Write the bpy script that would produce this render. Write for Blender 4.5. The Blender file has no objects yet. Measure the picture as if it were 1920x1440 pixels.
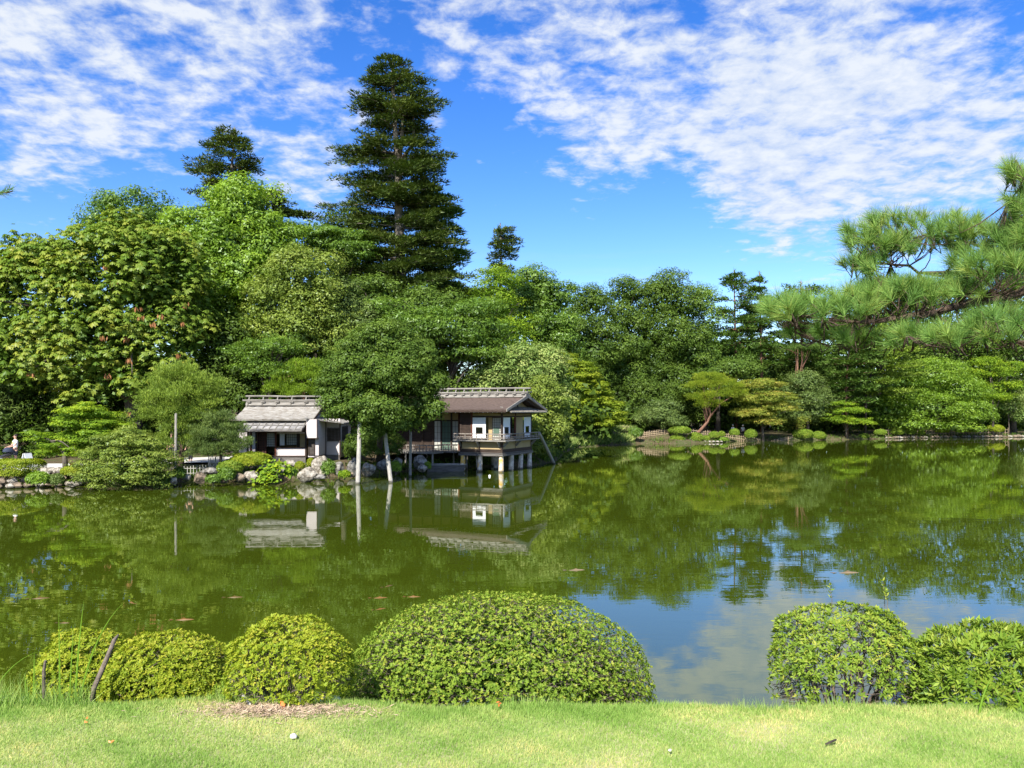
import bpy, bmesh, math, random
import numpy as np
from mathutils import Vector, Matrix, noise
PI = math.pi
R = math.radians
sc = bpy.context.scene
C = sc.collection
rs = np.random.RandomState(7)
rnd = random.Random(11)

# ------------------------------------------------------------------ camera, sky, sun, exposure
F, HZ, CAMH = 1450.0, 768.0, 4.0          # focal length in pixels of a 1920 wide frame, horizon row, eye height above the pond
cam = bpy.data.cameras.new('camera')
cam.sensor_width = 36.0
cam.lens = F / 1920 * 36
cam.shift_y = (HZ - 720) / 1920
cam.clip_start = 0.1
cam.clip_end = 5000
camo = bpy.data.objects.new('camera', cam)
C.objects.link(camo)
camo.location = (0, 0, CAMH)
camo.rotation_euler = (R(90), 0, 0)
sc.camera = camo

SUN_EL, SUN_AZ = 43.0, -160.0              # azimuth from +Y (view direction) clockwise: behind the viewer, to the left
sd = Vector((math.sin(R(SUN_AZ)) * math.cos(R(SUN_EL)), math.cos(R(SUN_AZ)) * math.cos(R(SUN_EL)), math.sin(R(SUN_EL))))
sun = bpy.data.lights.new('sun', 'SUN')
sun.energy = 4.6
sun.angle = R(0.53)
sun.color = (1.0, 0.955, 0.87)
suno = bpy.data.objects.new('sun', sun)
C.objects.link(suno)
suno.rotation_euler = sd.to_track_quat('Z', 'Y').to_euler()

sc.view_settings.view_transform = 'Standard'
sc.view_settings.look = 'None'
sc.view_settings.exposure = 1.2
sc.view_settings.gamma = 1.0
sc.view_settings.use_curve_mapping = False
cy = sc.cycles
cy.max_bounces = 6
cy.diffuse_bounces = 4
cy.glossy_bounces = 3
cy.transmission_bounces = 4
cy.transparent_max_bounces = 6
cy.caustics_reflective = False
cy.caustics_refractive = False


class NT:
    """tiny node-tree helper"""
    def __init__(self, tree):
        self.t = tree
        self.n = tree.nodes
        self.l = tree.links

    def add(self, typ, **kw):
        n = self.n.new(typ)
        for k, v in kw.items():
            if k.startswith('i_'):
                key = k[2:]
                n.inputs[int(key) if key.isdigit() else key.replace('_', ' ')].default_value = v
            else:
                setattr(n, k, v)
        return n

    def math(self, op, a, b=None, c=None, clamp=False):
        n = self.n.new('ShaderNodeMath')
        n.operation = op
        n.use_clamp = clamp
        for i, x in enumerate((a, b, c)):
            if x is None:
                continue
            if isinstance(x, (int, float)):
                n.inputs[i].default_value = x
            else:
                self.l.new(x, n.inputs[i])
        return n.outputs[0]

    def smooth(self, x, lo, hi, tlo=0.0, thi=1.0):
        n = self.n.new('ShaderNodeMapRange')
        n.interpolation_type = 'SMOOTHSTEP'
        self.l.new(x, n.inputs['Value'])
        n.inputs['From Min'].default_value = lo
        n.inputs['From Max'].default_value = hi
        n.inputs['To Min'].default_value = tlo
        n.inputs['To Max'].default_value = thi
        return n.outputs['Result']

    def noise(self, vec, scale, detail=4, rough=0.5, dist=0.0):
        n = self.n.new('ShaderNodeTexNoise')
        if vec is not None:
            self.l.new(vec, n.inputs['Vector'])
        n.inputs['Scale'].default_value = scale
        n.inputs['Detail'].default_value = detail
        n.inputs['Roughness'].default_value = rough
        n.inputs['Distortion'].default_value = dist
        return n.outputs['Fac']

    def ramp(self, fac, stops, interp='LINEAR'):
        n = self.n.new('ShaderNodeValToRGB')
        n.color_ramp.interpolation = interp
        els = n.color_ramp.elements
        while len(els) < len(stops):
            els.new(0.5)
        for e, (p, c) in zip(els, stops):
            e.position = p
            e.color = (c[0], c[1], c[2], 1)
        if fac is not None:
            self.l.new(fac, n.inputs['Fac'])
        return n.outputs['Color']

    def mix(self, fac, a, b, blend='MIX'):
        n = self.n.new('ShaderNodeMix')
        n.data_type = 'RGBA'
        n.blend_type = blend
        for i, x in ((0, fac), (6, a), (7, b)):
            if isinstance(x, (int, float)):
                n.inputs[i].default_value = x
            elif isinstance(x, tuple):
                n.inputs[i].default_value = (x[0], x[1], x[2], 1)
            else:
                self.l.new(x, n.inputs[i])
        return n.outputs[2]


# ---- world: clear blue daylight sky with a broken sheet of altocumulus
world = bpy.data.worlds.new('World')
sc.world = world
world.use_nodes = True
wt = NT(world.node_tree)
wt.n.clear()
sky = wt.add('ShaderNodeTexSky', sky_type='NISHITA', sun_disc=False)
sky.sun_elevation = R(SUN_EL)
sky.sun_rotation = R(SUN_AZ)
sky.altitude = 50
sky.air_density = 1.0
sky.dust_density = 0.4
sky.ozone_density = 3.0
tc = wt.add('ShaderNodeTexCoord')
sep = wt.add('ShaderNodeSeparateXYZ')
wt.l.new(tc.outputs['Generated'], sep.inputs[0])
dx, dy, dz = sep.outputs
zc = wt.math('ADD', wt.math('MAXIMUM', dz, 0.0), 0.13)
u = wt.math('DIVIDE', dx, zc)
v = wt.math('DIVIDE', dy, zc)
cmb = wt.add('ShaderNodeCombineXYZ')
wt.l.new(u, cmb.inputs[0])
wt.l.new(v, cmb.inputs[1])
uv = cmb.outputs[0]


def wdir(px, py):
    return Vector(((px - 960) / F, 1, (HZ - py) / F)).normalized()


def blob(px, py, r_in, r_out):
    d = wt.add('ShaderNodeVectorMath', operation='DOT_PRODUCT')
    wt.l.new(tc.outputs['Generated'], d.inputs[0])
    d.inputs[1].default_value = wdir(px, py)
    return wt.smooth(d.outputs['Value'], math.cos(R(r_out)), math.cos(R(r_in)))


puff = wt.noise(uv, 12.5, 7, 0.62, 0.2)
mid = wt.noise(uv, 4.3, 4, 0.55, 0.5)
low = wt.noise(uv, 1.3, 3, 0.5)
val = wt.math('ADD', wt.math('MULTIPLY', puff, 1.15), wt.math('MULTIPLY', mid, 0.95))
val = wt.math('ADD', val, wt.math('MULTIPLY', low, 0.35))
# where the photograph's sky is clear / covered
for (px, py, a, b, w) in [(900, 400, 2, 9, -0.28), (660, 60, 1, 6, -0.08), (480, 250, 1, 5, -0.14), (940, 230, 1, 5, -0.06),
                          (1210, 470, 2, 9, -0.25), (300, 440, 2, 8, -0.20), (690, 250, 1, 6, -0.10), (1860, 40, 1, 7, -0.12),
                          (150, 220, 4, 13, 0.10), (1180, 120, 2, 8, 0.12), (1330, 200, 2, 8, 0.14), (1650, 330, 4, 14, 0.22), (1420, 390, 1, 6, 0.14), (1130, 330, 1, 5, 0.12), (520, 70, 2, 7, 0.14),
                          (560, 320, 1, 5, 0.16), (1550, 200, 2, 12, 0.10), (80, 90, 2, 9, 0.06)]:
    val = wt.math('ADD', val, wt.math('MULTIPLY', blob(px, py, a, b), w))
val = wt.math('SUBTRACT', val, wt.math('MULTIPLY', wt.smooth(dz, 0.16, 0.29, 1, 0), 0.42))
dens = wt.math('POWER', wt.smooth(val, 1.09, 1.58), 0.85)
# thin streaks low over the trees
mp = wt.add('ShaderNodeMapping')
mp.inputs['Scale'].default_value = (1.0, 1.0, 16.0)
wt.l.new(tc.outputs['Generated'], mp.inputs['Vector'])
st = wt.noise(mp.outputs['Vector'], 3.4, 5, 0.5)
st = wt.math('MULTIPLY', wt.smooth(st, 0.52, 0.72), wt.smooth(dz, 0.05, 0.24, 1, 0))
dens = wt.math('MAXIMUM', dens, wt.math('MULTIPLY', st, 0.45))
dens = wt.math('MULTIPLY', dens, wt.smooth(dz, -0.02, 0.03))
hs = wt.add('ShaderNodeHueSaturation')
hs.inputs['Hue'].default_value = 0.517
hs.inputs['Saturation'].default_value = 1.36
hs.inputs['Value'].default_value = 1.08
wt.l.new(sky.outputs[0], hs.inputs['Color'])
grey = wt.ramp(wt.math('ADD', wt.math('MULTIPLY', puff, 0.7), wt.math('MULTIPLY', mid, 0.3)), [(0.36, (2.3, 2.9, 4.1)), (0.60, (4.0, 4.2, 4.45))])
cg = wt.add('ShaderNodeMix', data_type='RGBA')
wt.l.new(wt.math('MULTIPLY', dens, 0.93), cg.inputs[0])
wt.l.new(hs.outputs[0], cg.inputs[6])
wt.l.new(grey, cg.inputs[7])
bg = wt.add('ShaderNodeBackground')
bg.inputs['Strength'].default_value = 0.098
wt.l.new(cg.outputs[2], bg.inputs['Color'])
wo = wt.add('ShaderNodeOutputWorld')
wt.l.new(bg.outputs[0], wo.inputs['Surface'])


# ------------------------------------------------------------------ materials
def newmat(name):
    m = bpy.data.materials.new(name)
    m.use_nodes = True
    t = NT(m.node_tree)
    t.n.clear()
    out = t.add('ShaderNodeOutputMaterial')
    return m, t, out


def leafmat(name, stops, trans=0.32, gloss=0.05, grough=0.45, tmul=(1.25, 1.3, 0.6)):
    """leaf surface: colour from the per-leaf 'tint' attribute, diffuse + translucent + a little gloss"""
    m, t, out = newmat(name)
    at = t.add('ShaderNodeAttribute', attribute_name='tint')
    n = len(stops)
    stops = [(s[0] * 2.15, s[1] * 1.90, s[2] * 1.25) + tuple(s[3:]) for s in stops]    # leaf reflectance is shared between the diffuse and translucent lobes
    col = t.ramp(at.outputs['Fac'], [(i / (n - 1) if len(s) == 3 else s[3], s[:3]) for i, s in enumerate(stops)])
    d = t.add('ShaderNodeBsdfDiffuse')
    tr = t.add('ShaderNodeBsdfTranslucent')
    t.l.new(col, d.inputs[0])
    tcx = t.mix(1.0, col, tmul, 'MULTIPLY')
    t.l.new(tcx, tr.inputs[0])
    mx = t.add('ShaderNodeMixShader')
    mx.inputs[0].default_value = trans
    t.l.new(d.outputs[0], mx.inputs[1])
    t.l.new(tr.outputs[0], mx.inputs[2])
    g = t.add('ShaderNodeBsdfGlossy')
    g.inputs['Roughness'].default_value = grough
    g.inputs['Color'].default_value = (0.9, 1, 0.9, 1)
    m2 = t.add('ShaderNodeMixShader')
    m2.inputs[0].default_value = gloss * 0.55
    t.l.new(mx.outputs[0], m2.inputs[1])
    t.l.new(g.outputs[0], m2.inputs[2])
    t.l.new(m2.outputs[0], out.inputs[0])
    return m


def wet_line(t, col):
    """dark, slightly green stain left by the water on whatever stands in the pond"""
    g = t.add('ShaderNodeNewGeometry')
    sp = t.add('ShaderNodeSeparateXYZ')
    t.l.new(g.outputs['Position'], sp.inputs[0])
    w = t.noise(g.outputs['Position'], 9, 3, 0.6)
    h = t.math('ADD', sp.outputs[2], t.math('MULTIPLY', w, -0.16))
    return t.mix(t.smooth(h, -0.03, 0.07, 0.85, 0.0), col, (0.035, 0.034, 0.020))


def surf(name, c1, c2, scale=6, stretch=(1, 1, 1), rough=0.85, bump=0.3, c3=None, detail=6, metallic=0.0, bscale=None, spec=0.3, lo=0.3, hi=0.7, wet=False):
    m, t, out = newmat(name)
    tcn = t.add('ShaderNodeTexCoord')
    mpn = t.add('ShaderNodeMapping')
    mpn.inputs['Scale'].default_value = stretch
    t.l.new(tcn.outputs['Object'], mpn.inputs['Vector'])
    n = t.noise(mpn.outputs['Vector'], scale, detail, 0.6)
    stops = [(lo, c1), (hi, c2)] if c3 is None else [(lo, c1), ((lo + hi) / 2, c2), (hi, c3)]
    col = t.ramp(n, stops)
    if wet:
        col = wet_line(t, col)
    p = t.add('ShaderNodeBsdfPrincipled')
    p.inputs['Roughness'].default_value = rough
    p.inputs['Metallic'].default_value = metallic
    p.inputs['Specular IOR Level'].default_value = spec
    t.l.new(col, p.inputs['Base Color'])
    if bump:
        nb = t.noise(mpn.outputs['Vector'], bscale or scale * 3, 5, 0.6)
        b = t.add('ShaderNodeBump')
        b.inputs['Strength'].default_value = bump
        b.inputs['Distance'].default_value = 0.05
        t.l.new(nb, b.inputs['Height'])
        t.l.new(b.outputs[0], p.inputs['Normal'])
    t.l.new(p.outputs[0], out.inputs[0])
    return m


# ------------------------------------------------------------------ objects
def far_depth(px, Y):
    """things of the far bank stand behind its waterline"""
    if Y < 74 or px < 1040:
        return Y
    return max(Y * 1.07, float(np.interp(px, [1040, 1062, 1085, 1200, 1345, 1500, 1700, 1900, 2150], [68, 73.4, 81.7, 90.6, 93.5, 100, 107.4, 111.6, 113.8])) + 0.7)


def W(px, py, Y):
    return Vector(((px - 960) / F * Y, Y, CAMH - (py - HZ) / F * Y))


def X_(px, Y):
    return (px - 960) / F * Y


def Z_(py, Y):
    return CAMH - (py - HZ) / F * Y


def tag(o, label=None, cat=None, group=None, kind=None):
    if label: o['label'] = label
    if cat: o['category'] = cat
    if group: o['group'] = group
    if kind: o['kind'] = kind
    return o


def thing(name, label, cat, loc=(0, 0, 0), rz=0.0, group=None):
    o = bpy.data.objects.new(name, None)
    o.empty_display_size = 0.2
    C.objects.link(o)
    o.location = loc
    o.rotation_euler = (0, 0, rz)
    return tag(o, label, cat, group)


def link(name, me, mat=None, parent=None, smooth=False):
    o = bpy.data.objects.new(name, me)
    if mat is not None and not me.materials:
        me.materials.append(mat)
    C.objects.link(o)
    if parent is not None:
        o.parent = parent
    if smooth:
        me.polygons.foreach_set('use_smooth', [True] * len(me.polygons))
    return o


class MB:
    """collects simple shapes into one mesh"""
    def __init__(self):
        self.v = []
        self.f = []

    def add(self, vs, fs):
        k = len(self.v)
        self.v += [tuple(a) for a in vs]
        self.f += [tuple(i + k for i in f) for f in fs]
        return self

    def box(self, x0, x1, y0, y1, z0, z1):
        vs = [(x0, y0, z0), (x1, y0, z0), (x1, y1, z0), (x0, y1, z0), (x0, y0, z1), (x1, y0, z1), (x1, y1, z1), (x0, y1, z1)]
        return self.add(vs, [(0, 3, 2, 1), (4, 5, 6, 7), (0, 1, 5, 4), (1, 2, 6, 5), (2, 3, 7, 6), (3, 0, 4, 7)])

    def prism(self, base, off):
        """polygon extruded along a vector"""
        n = len(base)
        off = Vector(off)
        vs = [Vector(b) for b in base] + [Vector(b) + off for b in base]
        fs = [tuple(range(n))[::-1], tuple(range(n, 2 * n))]
        fs += [(i, (i + 1) % n, n + (i + 1) % n, n + i) for i in range(n)]
        return self.add(vs, fs)

    def tube(self, pts, rad, sides=7, jit=0.0, seed=0, caps=True):
        pts = [Vector(p) for p in pts]
        if isinstance(rad, (int, float)):
            rad = [rad] * len(pts)
        rr = random.Random(seed)
        k = len(self.v)
        ref = None
        for i, p in enumerate(pts):
            d = (pts[min(i + 1, len(pts) - 1)] - pts[max(i - 1, 0)])
            d = d.normalized() if d.length > 1e-9 else Vector((0, 0, 1))
            if ref is None:
                ref = Vector((1, 0, 0)) if abs(d.x) < 0.8 else Vector((0, 1, 0))
            a = (ref - d * ref.dot(d)).normalized()
            ref = a
            b = d.cross(a)
            for s in range(sides):
                t = 2 * PI * s / sides
                r = rad[i] * (1 + jit * (rr.random() - 0.5))
                self.v.append(tuple(p + (a * math.cos(t) + b * math.sin(t)) * r))
        for i in range(len(pts) - 1):
            for s in range(sides):
                a0 = k + i * sides + s
                a1 = k + i * sides + (s + 1) % sides
                self.f.append((a0, a1, a1 + sides, a0 + sides))
        if caps:
            self.f.append(tuple(k + s for s in range(sides))[::-1])
            e = k + (len(pts) - 1) * sides
            self.f.append(tuple(e + s for s in range(sides)))
        return self

    def mesh(self, name):
        me = bpy.data.meshes.new(name)
        me.from_pydata(self.v, [], self.f)
        me.validate()
        me.update()
        return me

    def build(self, name, mat, parent=None, smooth=False, org=None, bev=0.0):
        if org is not None:
            o_ = Vector(org)
            self.v = [tuple(Vector(a) - o_) for a in self.v]
        o = link(name, self.mesh(name), mat, parent, smooth)
        if bev:
            m = o.modifiers.new('bevel', 'BEVEL')
            m.width = bev
            m.segments = 2
            m.limit_method = 'ANGLE'
        return o


def poly_cloud(name, V, per, tint, mat, parent=None, org=(0, 0, 0)):
    """V: (n*per,3) corners of n loose faces, tint (n)"""
    n = len(V) // per
    me = bpy.data.meshes.new(name)
    V = V - np.array(org)
    me.vertices.add(n * per)
    me.vertices.foreach_set('co', V.astype(np.float32).ravel())
    me.loops.add(n * per)
    me.loops.foreach_set('vertex_index', np.arange(n * per, dtype=np.int32))
    me.polygons.add(n)
    me.polygons.foreach_set('loop_start', np.arange(0, n * per, per, dtype=np.int32))
    me.polygons.foreach_set('loop_total', np.full(n, per, dtype=np.int32))
    a = me.attributes.new('tint', 'FLOAT', 'FACE')
    a.data.foreach_set('value', np.clip(tint, 0, 1).astype(np.float32))
    me.update()
    return link(name, me, mat, parent)


def unit(a):
    return a / np.maximum(np.linalg.norm(a, axis=1, keepdims=True), 1e-9)


def rdir(n, r):
    return unit(r.normal(size=(n, 3)))


def leaf_tris(P, N, T, L, Wd):
    """single-triangle leaves: base across, tip along T"""
    B = unit(np.cross(N, T))
    L = L[:, None]
    Wd = Wd[:, None]
    return np.stack([P - B * Wd * 0.5, P + B * Wd * 0.5, P + T * L], axis=1).reshape(-1, 3)


def leaf_quads(P, N, T, L, Wd, wide=0.45, fold=0.0):
    B = unit(np.cross(N, T))
    L = L[:, None]
    Wd = Wd[:, None]
    mid = P + T * L * wide + N * Wd * fold
    return np.stack([P, mid + B * Wd * 0.5, P + T * L, mid - B * Wd * 0.5], axis=1).reshape(-1, 3)


def tangent(N, r, bias=None, w=1.0):
    d = r.normal(size=N.shape)
    if bias is not None:
        d = d + np.asarray(bias) * w
    d = d - N * np.sum(d * N, axis=1, keepdims=True)
    return unit(d)

# ------------------------------------------------------------------ the pond outline and the ground
def shore(px, py):
    D = CAMH * F / (py - HZ)
    return (X_(px, D), D)


FAR = [(-330, 917), (0, 912), (230, 908), (330, 905), (470, 903), (560, 898), (650, 893), (720, 888), (800, 880), (880, 876), (960, 874),
       (1010, 872), (1046, 864), (1062, 847), (1085, 839), (1200, 832), (1270, 832), (1345, 830), (1390, 827), (1500, 826), (1600, 824), (1700, 822), (1900, 820), (2150, 819), (2500, 819)]
POND = [shore(*p) for p in FAR] + [(95, 7.2), (-48, 7.2)]
PA = np.array(POND)


def pond_sd(x, y):
    """signed distance to the pond's edge, negative over the water"""
    x = np.asarray(x, float).ravel()
    y = np.asarray(y, float).ravel()
    best = np.full(x.shape, 1e9)
    inside = np.zeros(x.shape, bool)
    n = len(PA)
    for i in range(n):
        ax, ay = PA[i]
        bx, by = PA[(i + 1) % n]
        ex, ey = bx - ax, by - ay
        t = np.clip(((x - ax) * ex + (y - ay) * ey) / (ex * ex + ey * ey), 0, 1)
        best = np.minimum(best, np.hypot(x - ax - t * ex, y - ay - t * ey))
        c = (ay > y) != (by > y)
        with np.errstate(divide='ignore', invalid='ignore'):
            xi = (bx - ax) * (y - ay) / (by - ay + 1e-12) + ax
        inside ^= c & (x < xi)
    return np.where(inside, -best, best)


def fnoise(x, y, s=1.0):
    return (np.sin(x * 0.9 * s + 1.3) * np.cos(y * 1.1 * s + 0.4) + 0.5 * np.sin(x * 2.3 * s + y * 1.7 * s) + 0.25 * np.sin(x * 5.1 * s - y * 4.3 * s + 2)) / 1.75


def ground_z(x, y):
    x = np.asarray(x, float)
    y = np.asarray(y, float)
    shp = np.broadcast(x, y).shape
    xx = np.broadcast_to(x, shp).ravel()
    yy = np.broadcast_to(y, shp).ravel()
    d = pond_sd(xx, yy)
    z = np.where(d < 0, -0.9 * (1 - np.exp(d * 1.2)) - 0.03, 0.42 * (1 - np.exp(-np.maximum(d, 0) * 2.2)) + 0.30 * (1 - np.exp(-np.maximum(d, 0) * 0.35)) - 0.03)
    z = z + np.where(d > 0, 0.07 * fnoise(xx, yy) * np.clip(d, 0, 1), 0)
    # the low hill behind the teahouse
    hill = 3.2 * np.exp(-(((xx + 14) / 26) ** 2 + ((yy - 84) / 20) ** 2))
    z = z + np.where(d > 2, hill, 0)
    # near bank falling from the lawn to the water
    s = np.clip((yy - 4.0) / 3.3, 0, 1)
    near = 2.36 - 2.6 * (s ** 1.15)
    z = np.where(yy < 7.25, np.maximum(near, -0.4), z)
    return z.reshape(shp)


def gz(x, y):
    return float(ground_z(np.array([x]), np.array([y]))[0])


def build_ground():
    xs = np.concatenate([np.array([-1500, -700, -350, -200, -120]), np.arange(-90, -40, 3), np.arange(-40, 45, 0.6), np.arange(45, 110, 2.2), np.array([120, 160, 250, 400, 800, 1500])])
    ys = np.concatenate([np.array([-60, -20, -8, 0, 3]), np.arange(3.6, 8, 0.25), np.arange(8.5, 36, 2.5), np.arange(36, 62, 0.5), np.arange(62, 112, 0.9), np.array([115, 120, 130, 150, 200, 300, 600, 1200, 2500])])
    gx, gy = np.meshgrid(xs, ys)
    z = ground_z(gx, gy)
    nx, ny = len(xs), len(ys)
    V = np.stack([gx, gy, z], -1).reshape(-1, 3)
    idx = np.arange(nx * ny).reshape(ny, nx)
    Fq = np.stack([idx[:-1, :-1], idx[:-1, 1:], idx[1:, 1:], idx[1:, :-1]], -1).reshape(-1, 4)
    me = bpy.data.meshes.new('ground')
    me.from_pydata(V.tolist(), [], Fq.tolist())
    m, t, out = newmat('earth_and_moss')
    g = t.add('ShaderNodeNewGeometry')
    n1 = t.noise(g.outputs['Position'], 0.5, 5, 0.6)
    n2 = t.noise(g.outputs['Position'], 7, 6, 0.65)
    col = t.mix(t.smooth(n1, 0.4, 0.62), (0.075, 0.055, 0.030), (0.055, 0.075, 0.022))
    col = t.mix(t.smooth(n2, 0.42, 0.7), col, (0.13, 0.105, 0.065))
    p = t.add('ShaderNodeBsdfPrincipled')
    p.inputs['Roughness'].default_value = 0.95
    p.inputs['Specular IOR Level'].default_value = 0.1
    t.l.new(col, p.inputs['Base Color'])
    b = t.add('ShaderNodeBump')
    b.inputs['Strength'].default_value = 0.6
    b.inputs['Distance'].default_value = 0.08
    t.l.new(n2, b.inputs['Height'])
    t.l.new(b.outputs[0], p.inputs['Normal'])
    t.l.new(p.outputs[0], out.inputs[0])
    o = link('ground', me, m, None, True)
    tag(o, kind='structure')
    return o


build_ground()


def build_water():
    mb = MB()
    mb.add([(-700, 5, 0), (700, 5, 0), (700, 200, 0), (-700, 200, 0)], [(0, 1, 2, 3)])
    m, t, out = newmat('pond_water')
    g = t.add('ShaderNodeNewGeometry')
    mpn = t.add('ShaderNodeMapping')
    mpn.inputs['Scale'].default_value = (0.8, 2.2, 1)
    t.l.new(g.outputs['Position'], mpn.inputs['Vector'])
    n1 = t.noise(mpn.outputs['Vector'], 1.1, 3, 0.5, 0.5)
    n2 = t.noise(mpn.outputs['Vector'], 0.16, 3, 0.5)
    hgt = t.math('MULTIPLY', n1, t.smooth(n2, 0.35, 0.65, 0.35, 1.0))
    b = t.add('ShaderNodeBump')
    b.inputs['Strength'].default_value = 0.020
    b.inputs['Distance'].default_value = 0.10
    t.l.new(hgt, b.inputs['Height'])
    d = t.add('ShaderNodeBsdfDiffuse')
    n3 = t.noise(g.outputs['Position'], 0.08, 3, 0.5)
    t.l.new(t.mix(n3, (0.035, 0.051, 0.003), (0.043, 0.061, 0.004)), d.inputs[0])
    gl = t.add('ShaderNodeBsdfGlossy')
    gl.inputs['Roughness'].default_value = 0.004
    gl.inputs['Color'].default_value = (1, 1, 1, 1)
    t.l.new(b.outputs[0], gl.inputs['Normal'])
    fr = t.add('ShaderNodeFresnel')
    fr.inputs['IOR'].default_value = 2.4
    t.l.new(b.outputs[0], fr.inputs['Normal'])
    mx = t.add('ShaderNodeMixShader')
    t.l.new(t.math('MULTIPLY', fr.outputs[0], 1.0, clamp=True), mx.inputs[0])
    t.l.new(d.outputs[0], mx.inputs[1])
    t.l.new(gl.outputs[0], mx.inputs[2])
    t.l.new(mx.outputs[0], out.inputs[0])
    o = mb.build('pond_water', m)
    tag(o, kind='structure')


build_water()

# ------------------------------------------------------------------ foliage materials (per-leaf colour range)
LM = {}
LM['chestnut'] = leafmat('chestnut_leaf', [(0.027, 0.060, 0.011), (0.054, 0.100, 0.016), (0.090, 0.132, 0.025), (0.128, 0.150, 0.032)], 0.30, 0.024)
LM['broad'] = leafmat('broad_leaf', [(0.026, 0.058, 0.012), (0.055, 0.112, 0.018), (0.090, 0.155, 0.028)], 0.35)
LM['bright'] = leafmat('bright_leaf', [(0.045, 0.090, 0.012), (0.085, 0.160, 0.020), (0.135, 0.215, 0.030)], 0.38)
LM['pale'] = leafmat('pale_leaf', [(0.044, 0.078, 0.018), (0.085, 0.130, 0.030), (0.135, 0.178, 0.050)], 0.30, 0.032)
LM['grey'] = leafmat('greygreen_leaf', [(0.028, 0.052, 0.020), (0.055, 0.092, 0.033), (0.095, 0.140, 0.055)], 0.28, 0.024)
LM['dark'] = leafmat('dark_leaf', [(0.016, 0.034, 0.008), (0.032, 0.060, 0.013), (0.056, 0.094, 0.022)], 0.25, 0.016)
LM['mid'] = leafmat('middle_leaf', [(0.021, 0.046, 0.010), (0.042, 0.080, 0.017), (0.070, 0.116, 0.027)], 0.30, 0.024)
LM['fir'] = leafmat('fir_needle', [(0.016, 0.034, 0.012), (0.034, 0.058, 0.018), (0.064, 0.084, 0.026)], 0.15, 0.020)
LM['firgreen'] = leafmat('cedar_needle', [(0.018, 0.042, 0.012), (0.038, 0.078, 0.020), (0.070, 0.118, 0.034)], 0.18, 0.020)
LM['pine'] = leafmat('pine_needle', [(0.040, 0.072, 0.016), (0.085, 0.140, 0.028), (0.140, 0.200, 0.042)], 0.25, 0.020)
LM['pinebright'] = leafmat('young_pine_needle', [(0.042, 0.085, 0.010), (0.078, 0.140, 0.016), (0.120, 0.190, 0.025)], 0.30, 0.016)
LM['maple'] = leafmat('maple_leaf', [(0.050, 0.090, 0.012), (0.098, 0.150, 0.018), (0.155, 0.190, 0.028)], 0.40, 0.012)
LM['maplegreen'] = leafmat('green_maple_leaf', [(0.045, 0.090, 0.014), (0.090, 0.165, 0.020), (0.165, 0.225, 0.022)], 0.40, 0.012)
LM['orange'] = leafmat('turning_maple_leaf', [(0.055, 0.090, 0.020), (0.108, 0.142, 0.032), (0.195, 0.170, 0.055)], 0.35, 0.012)
LM['blossom'] = leafmat('pale_blossom_leaf', [(0.042, 0.085, 0.028), (0.095, 0.150, 0.055), (0.185, 0.225, 0.115)], 0.30, 0.012)
LM['azalea'] = leafmat('azalea_leaf', [(0.028, 0.060, 0.010), (0.062, 0.112, 0.016), (0.100, 0.160, 0.028), (0.150, 0.175, 0.040)], 0.30, 0.015, 0.5)
LM['azyellow'] = leafmat('yellow_azalea_leaf', [(0.046, 0.080, 0.010), (0.092, 0.142, 0.015), (0.140, 0.185, 0.022), (0.180, 0.190, 0.035)], 0.35, 0.015, 0.5)
LM['rhodo'] = leafmat('long_shrub_leaf', [(0.030, 0.068, 0.012), (0.060, 0.114, 0.018), (0.095, 0.155, 0.026), (0.140, 0.178, 0.038)], 0.30, 0.02, 0.5)
LM['fgpine'] = leafmat('long_pine_needle', [(0.032, 0.078, 0.030), (0.062, 0.135, 0.044), (0.105, 0.180, 0.060), (0.170, 0.180, 0.065)], 0.20, 0.015, 0.5)
LM['grass'] = leafmat('lawn_blade', [(0.076, 0.155, 0.038), (0.128, 0.215, 0.075), (0.205, 0.265, 0.135), (0.310, 0.300, 0.205)], 0.35, 0.012)
LM['reed'] = leafmat('reed_blade', [(0.080, 0.160, 0.025), (0.130, 0.210, 0.045)], 0.35, 0.016)
LM['withered'] = leafmat('withered_leaf', [(0.10, 0.050, 0.035), (0.17, 0.090, 0.060)], 0.25, 0.008)

M = {}
M['bark'] = surf('grey_bark', (0.055, 0.045, 0.034), (0.15, 0.125, 0.10), 5, (1, 1, 0.25), bump=0.7)
M['darkbark'] = surf('dark_bark', (0.025, 0.020, 0.016), (0.070, 0.058, 0.045), 6, (1, 1, 0.25), bump=0.7)
M['firbark'] = surf('fir_bark', (0.085, 0.072, 0.055), (0.21, 0.185, 0.15), 4, (1, 1, 0.3), bump=0.6)
M['redbark'] = surf('red_pine_bark', (0.10, 0.052, 0.034), (0.24, 0.125, 0.080), 5, (1, 1, 0.4), bump=0.7)
M['pinebark'] = surf('black_pine_bark', (0.045, 0.030, 0.022), (0.20, 0.135, 0.095), 28, (1, 1, 1), bump=1.0, bscale=60)
M['twig'] = surf('shrub_twig', (0.07, 0.055, 0.042), (0.20, 0.16, 0.125), 30, bump=0.3)


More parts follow.
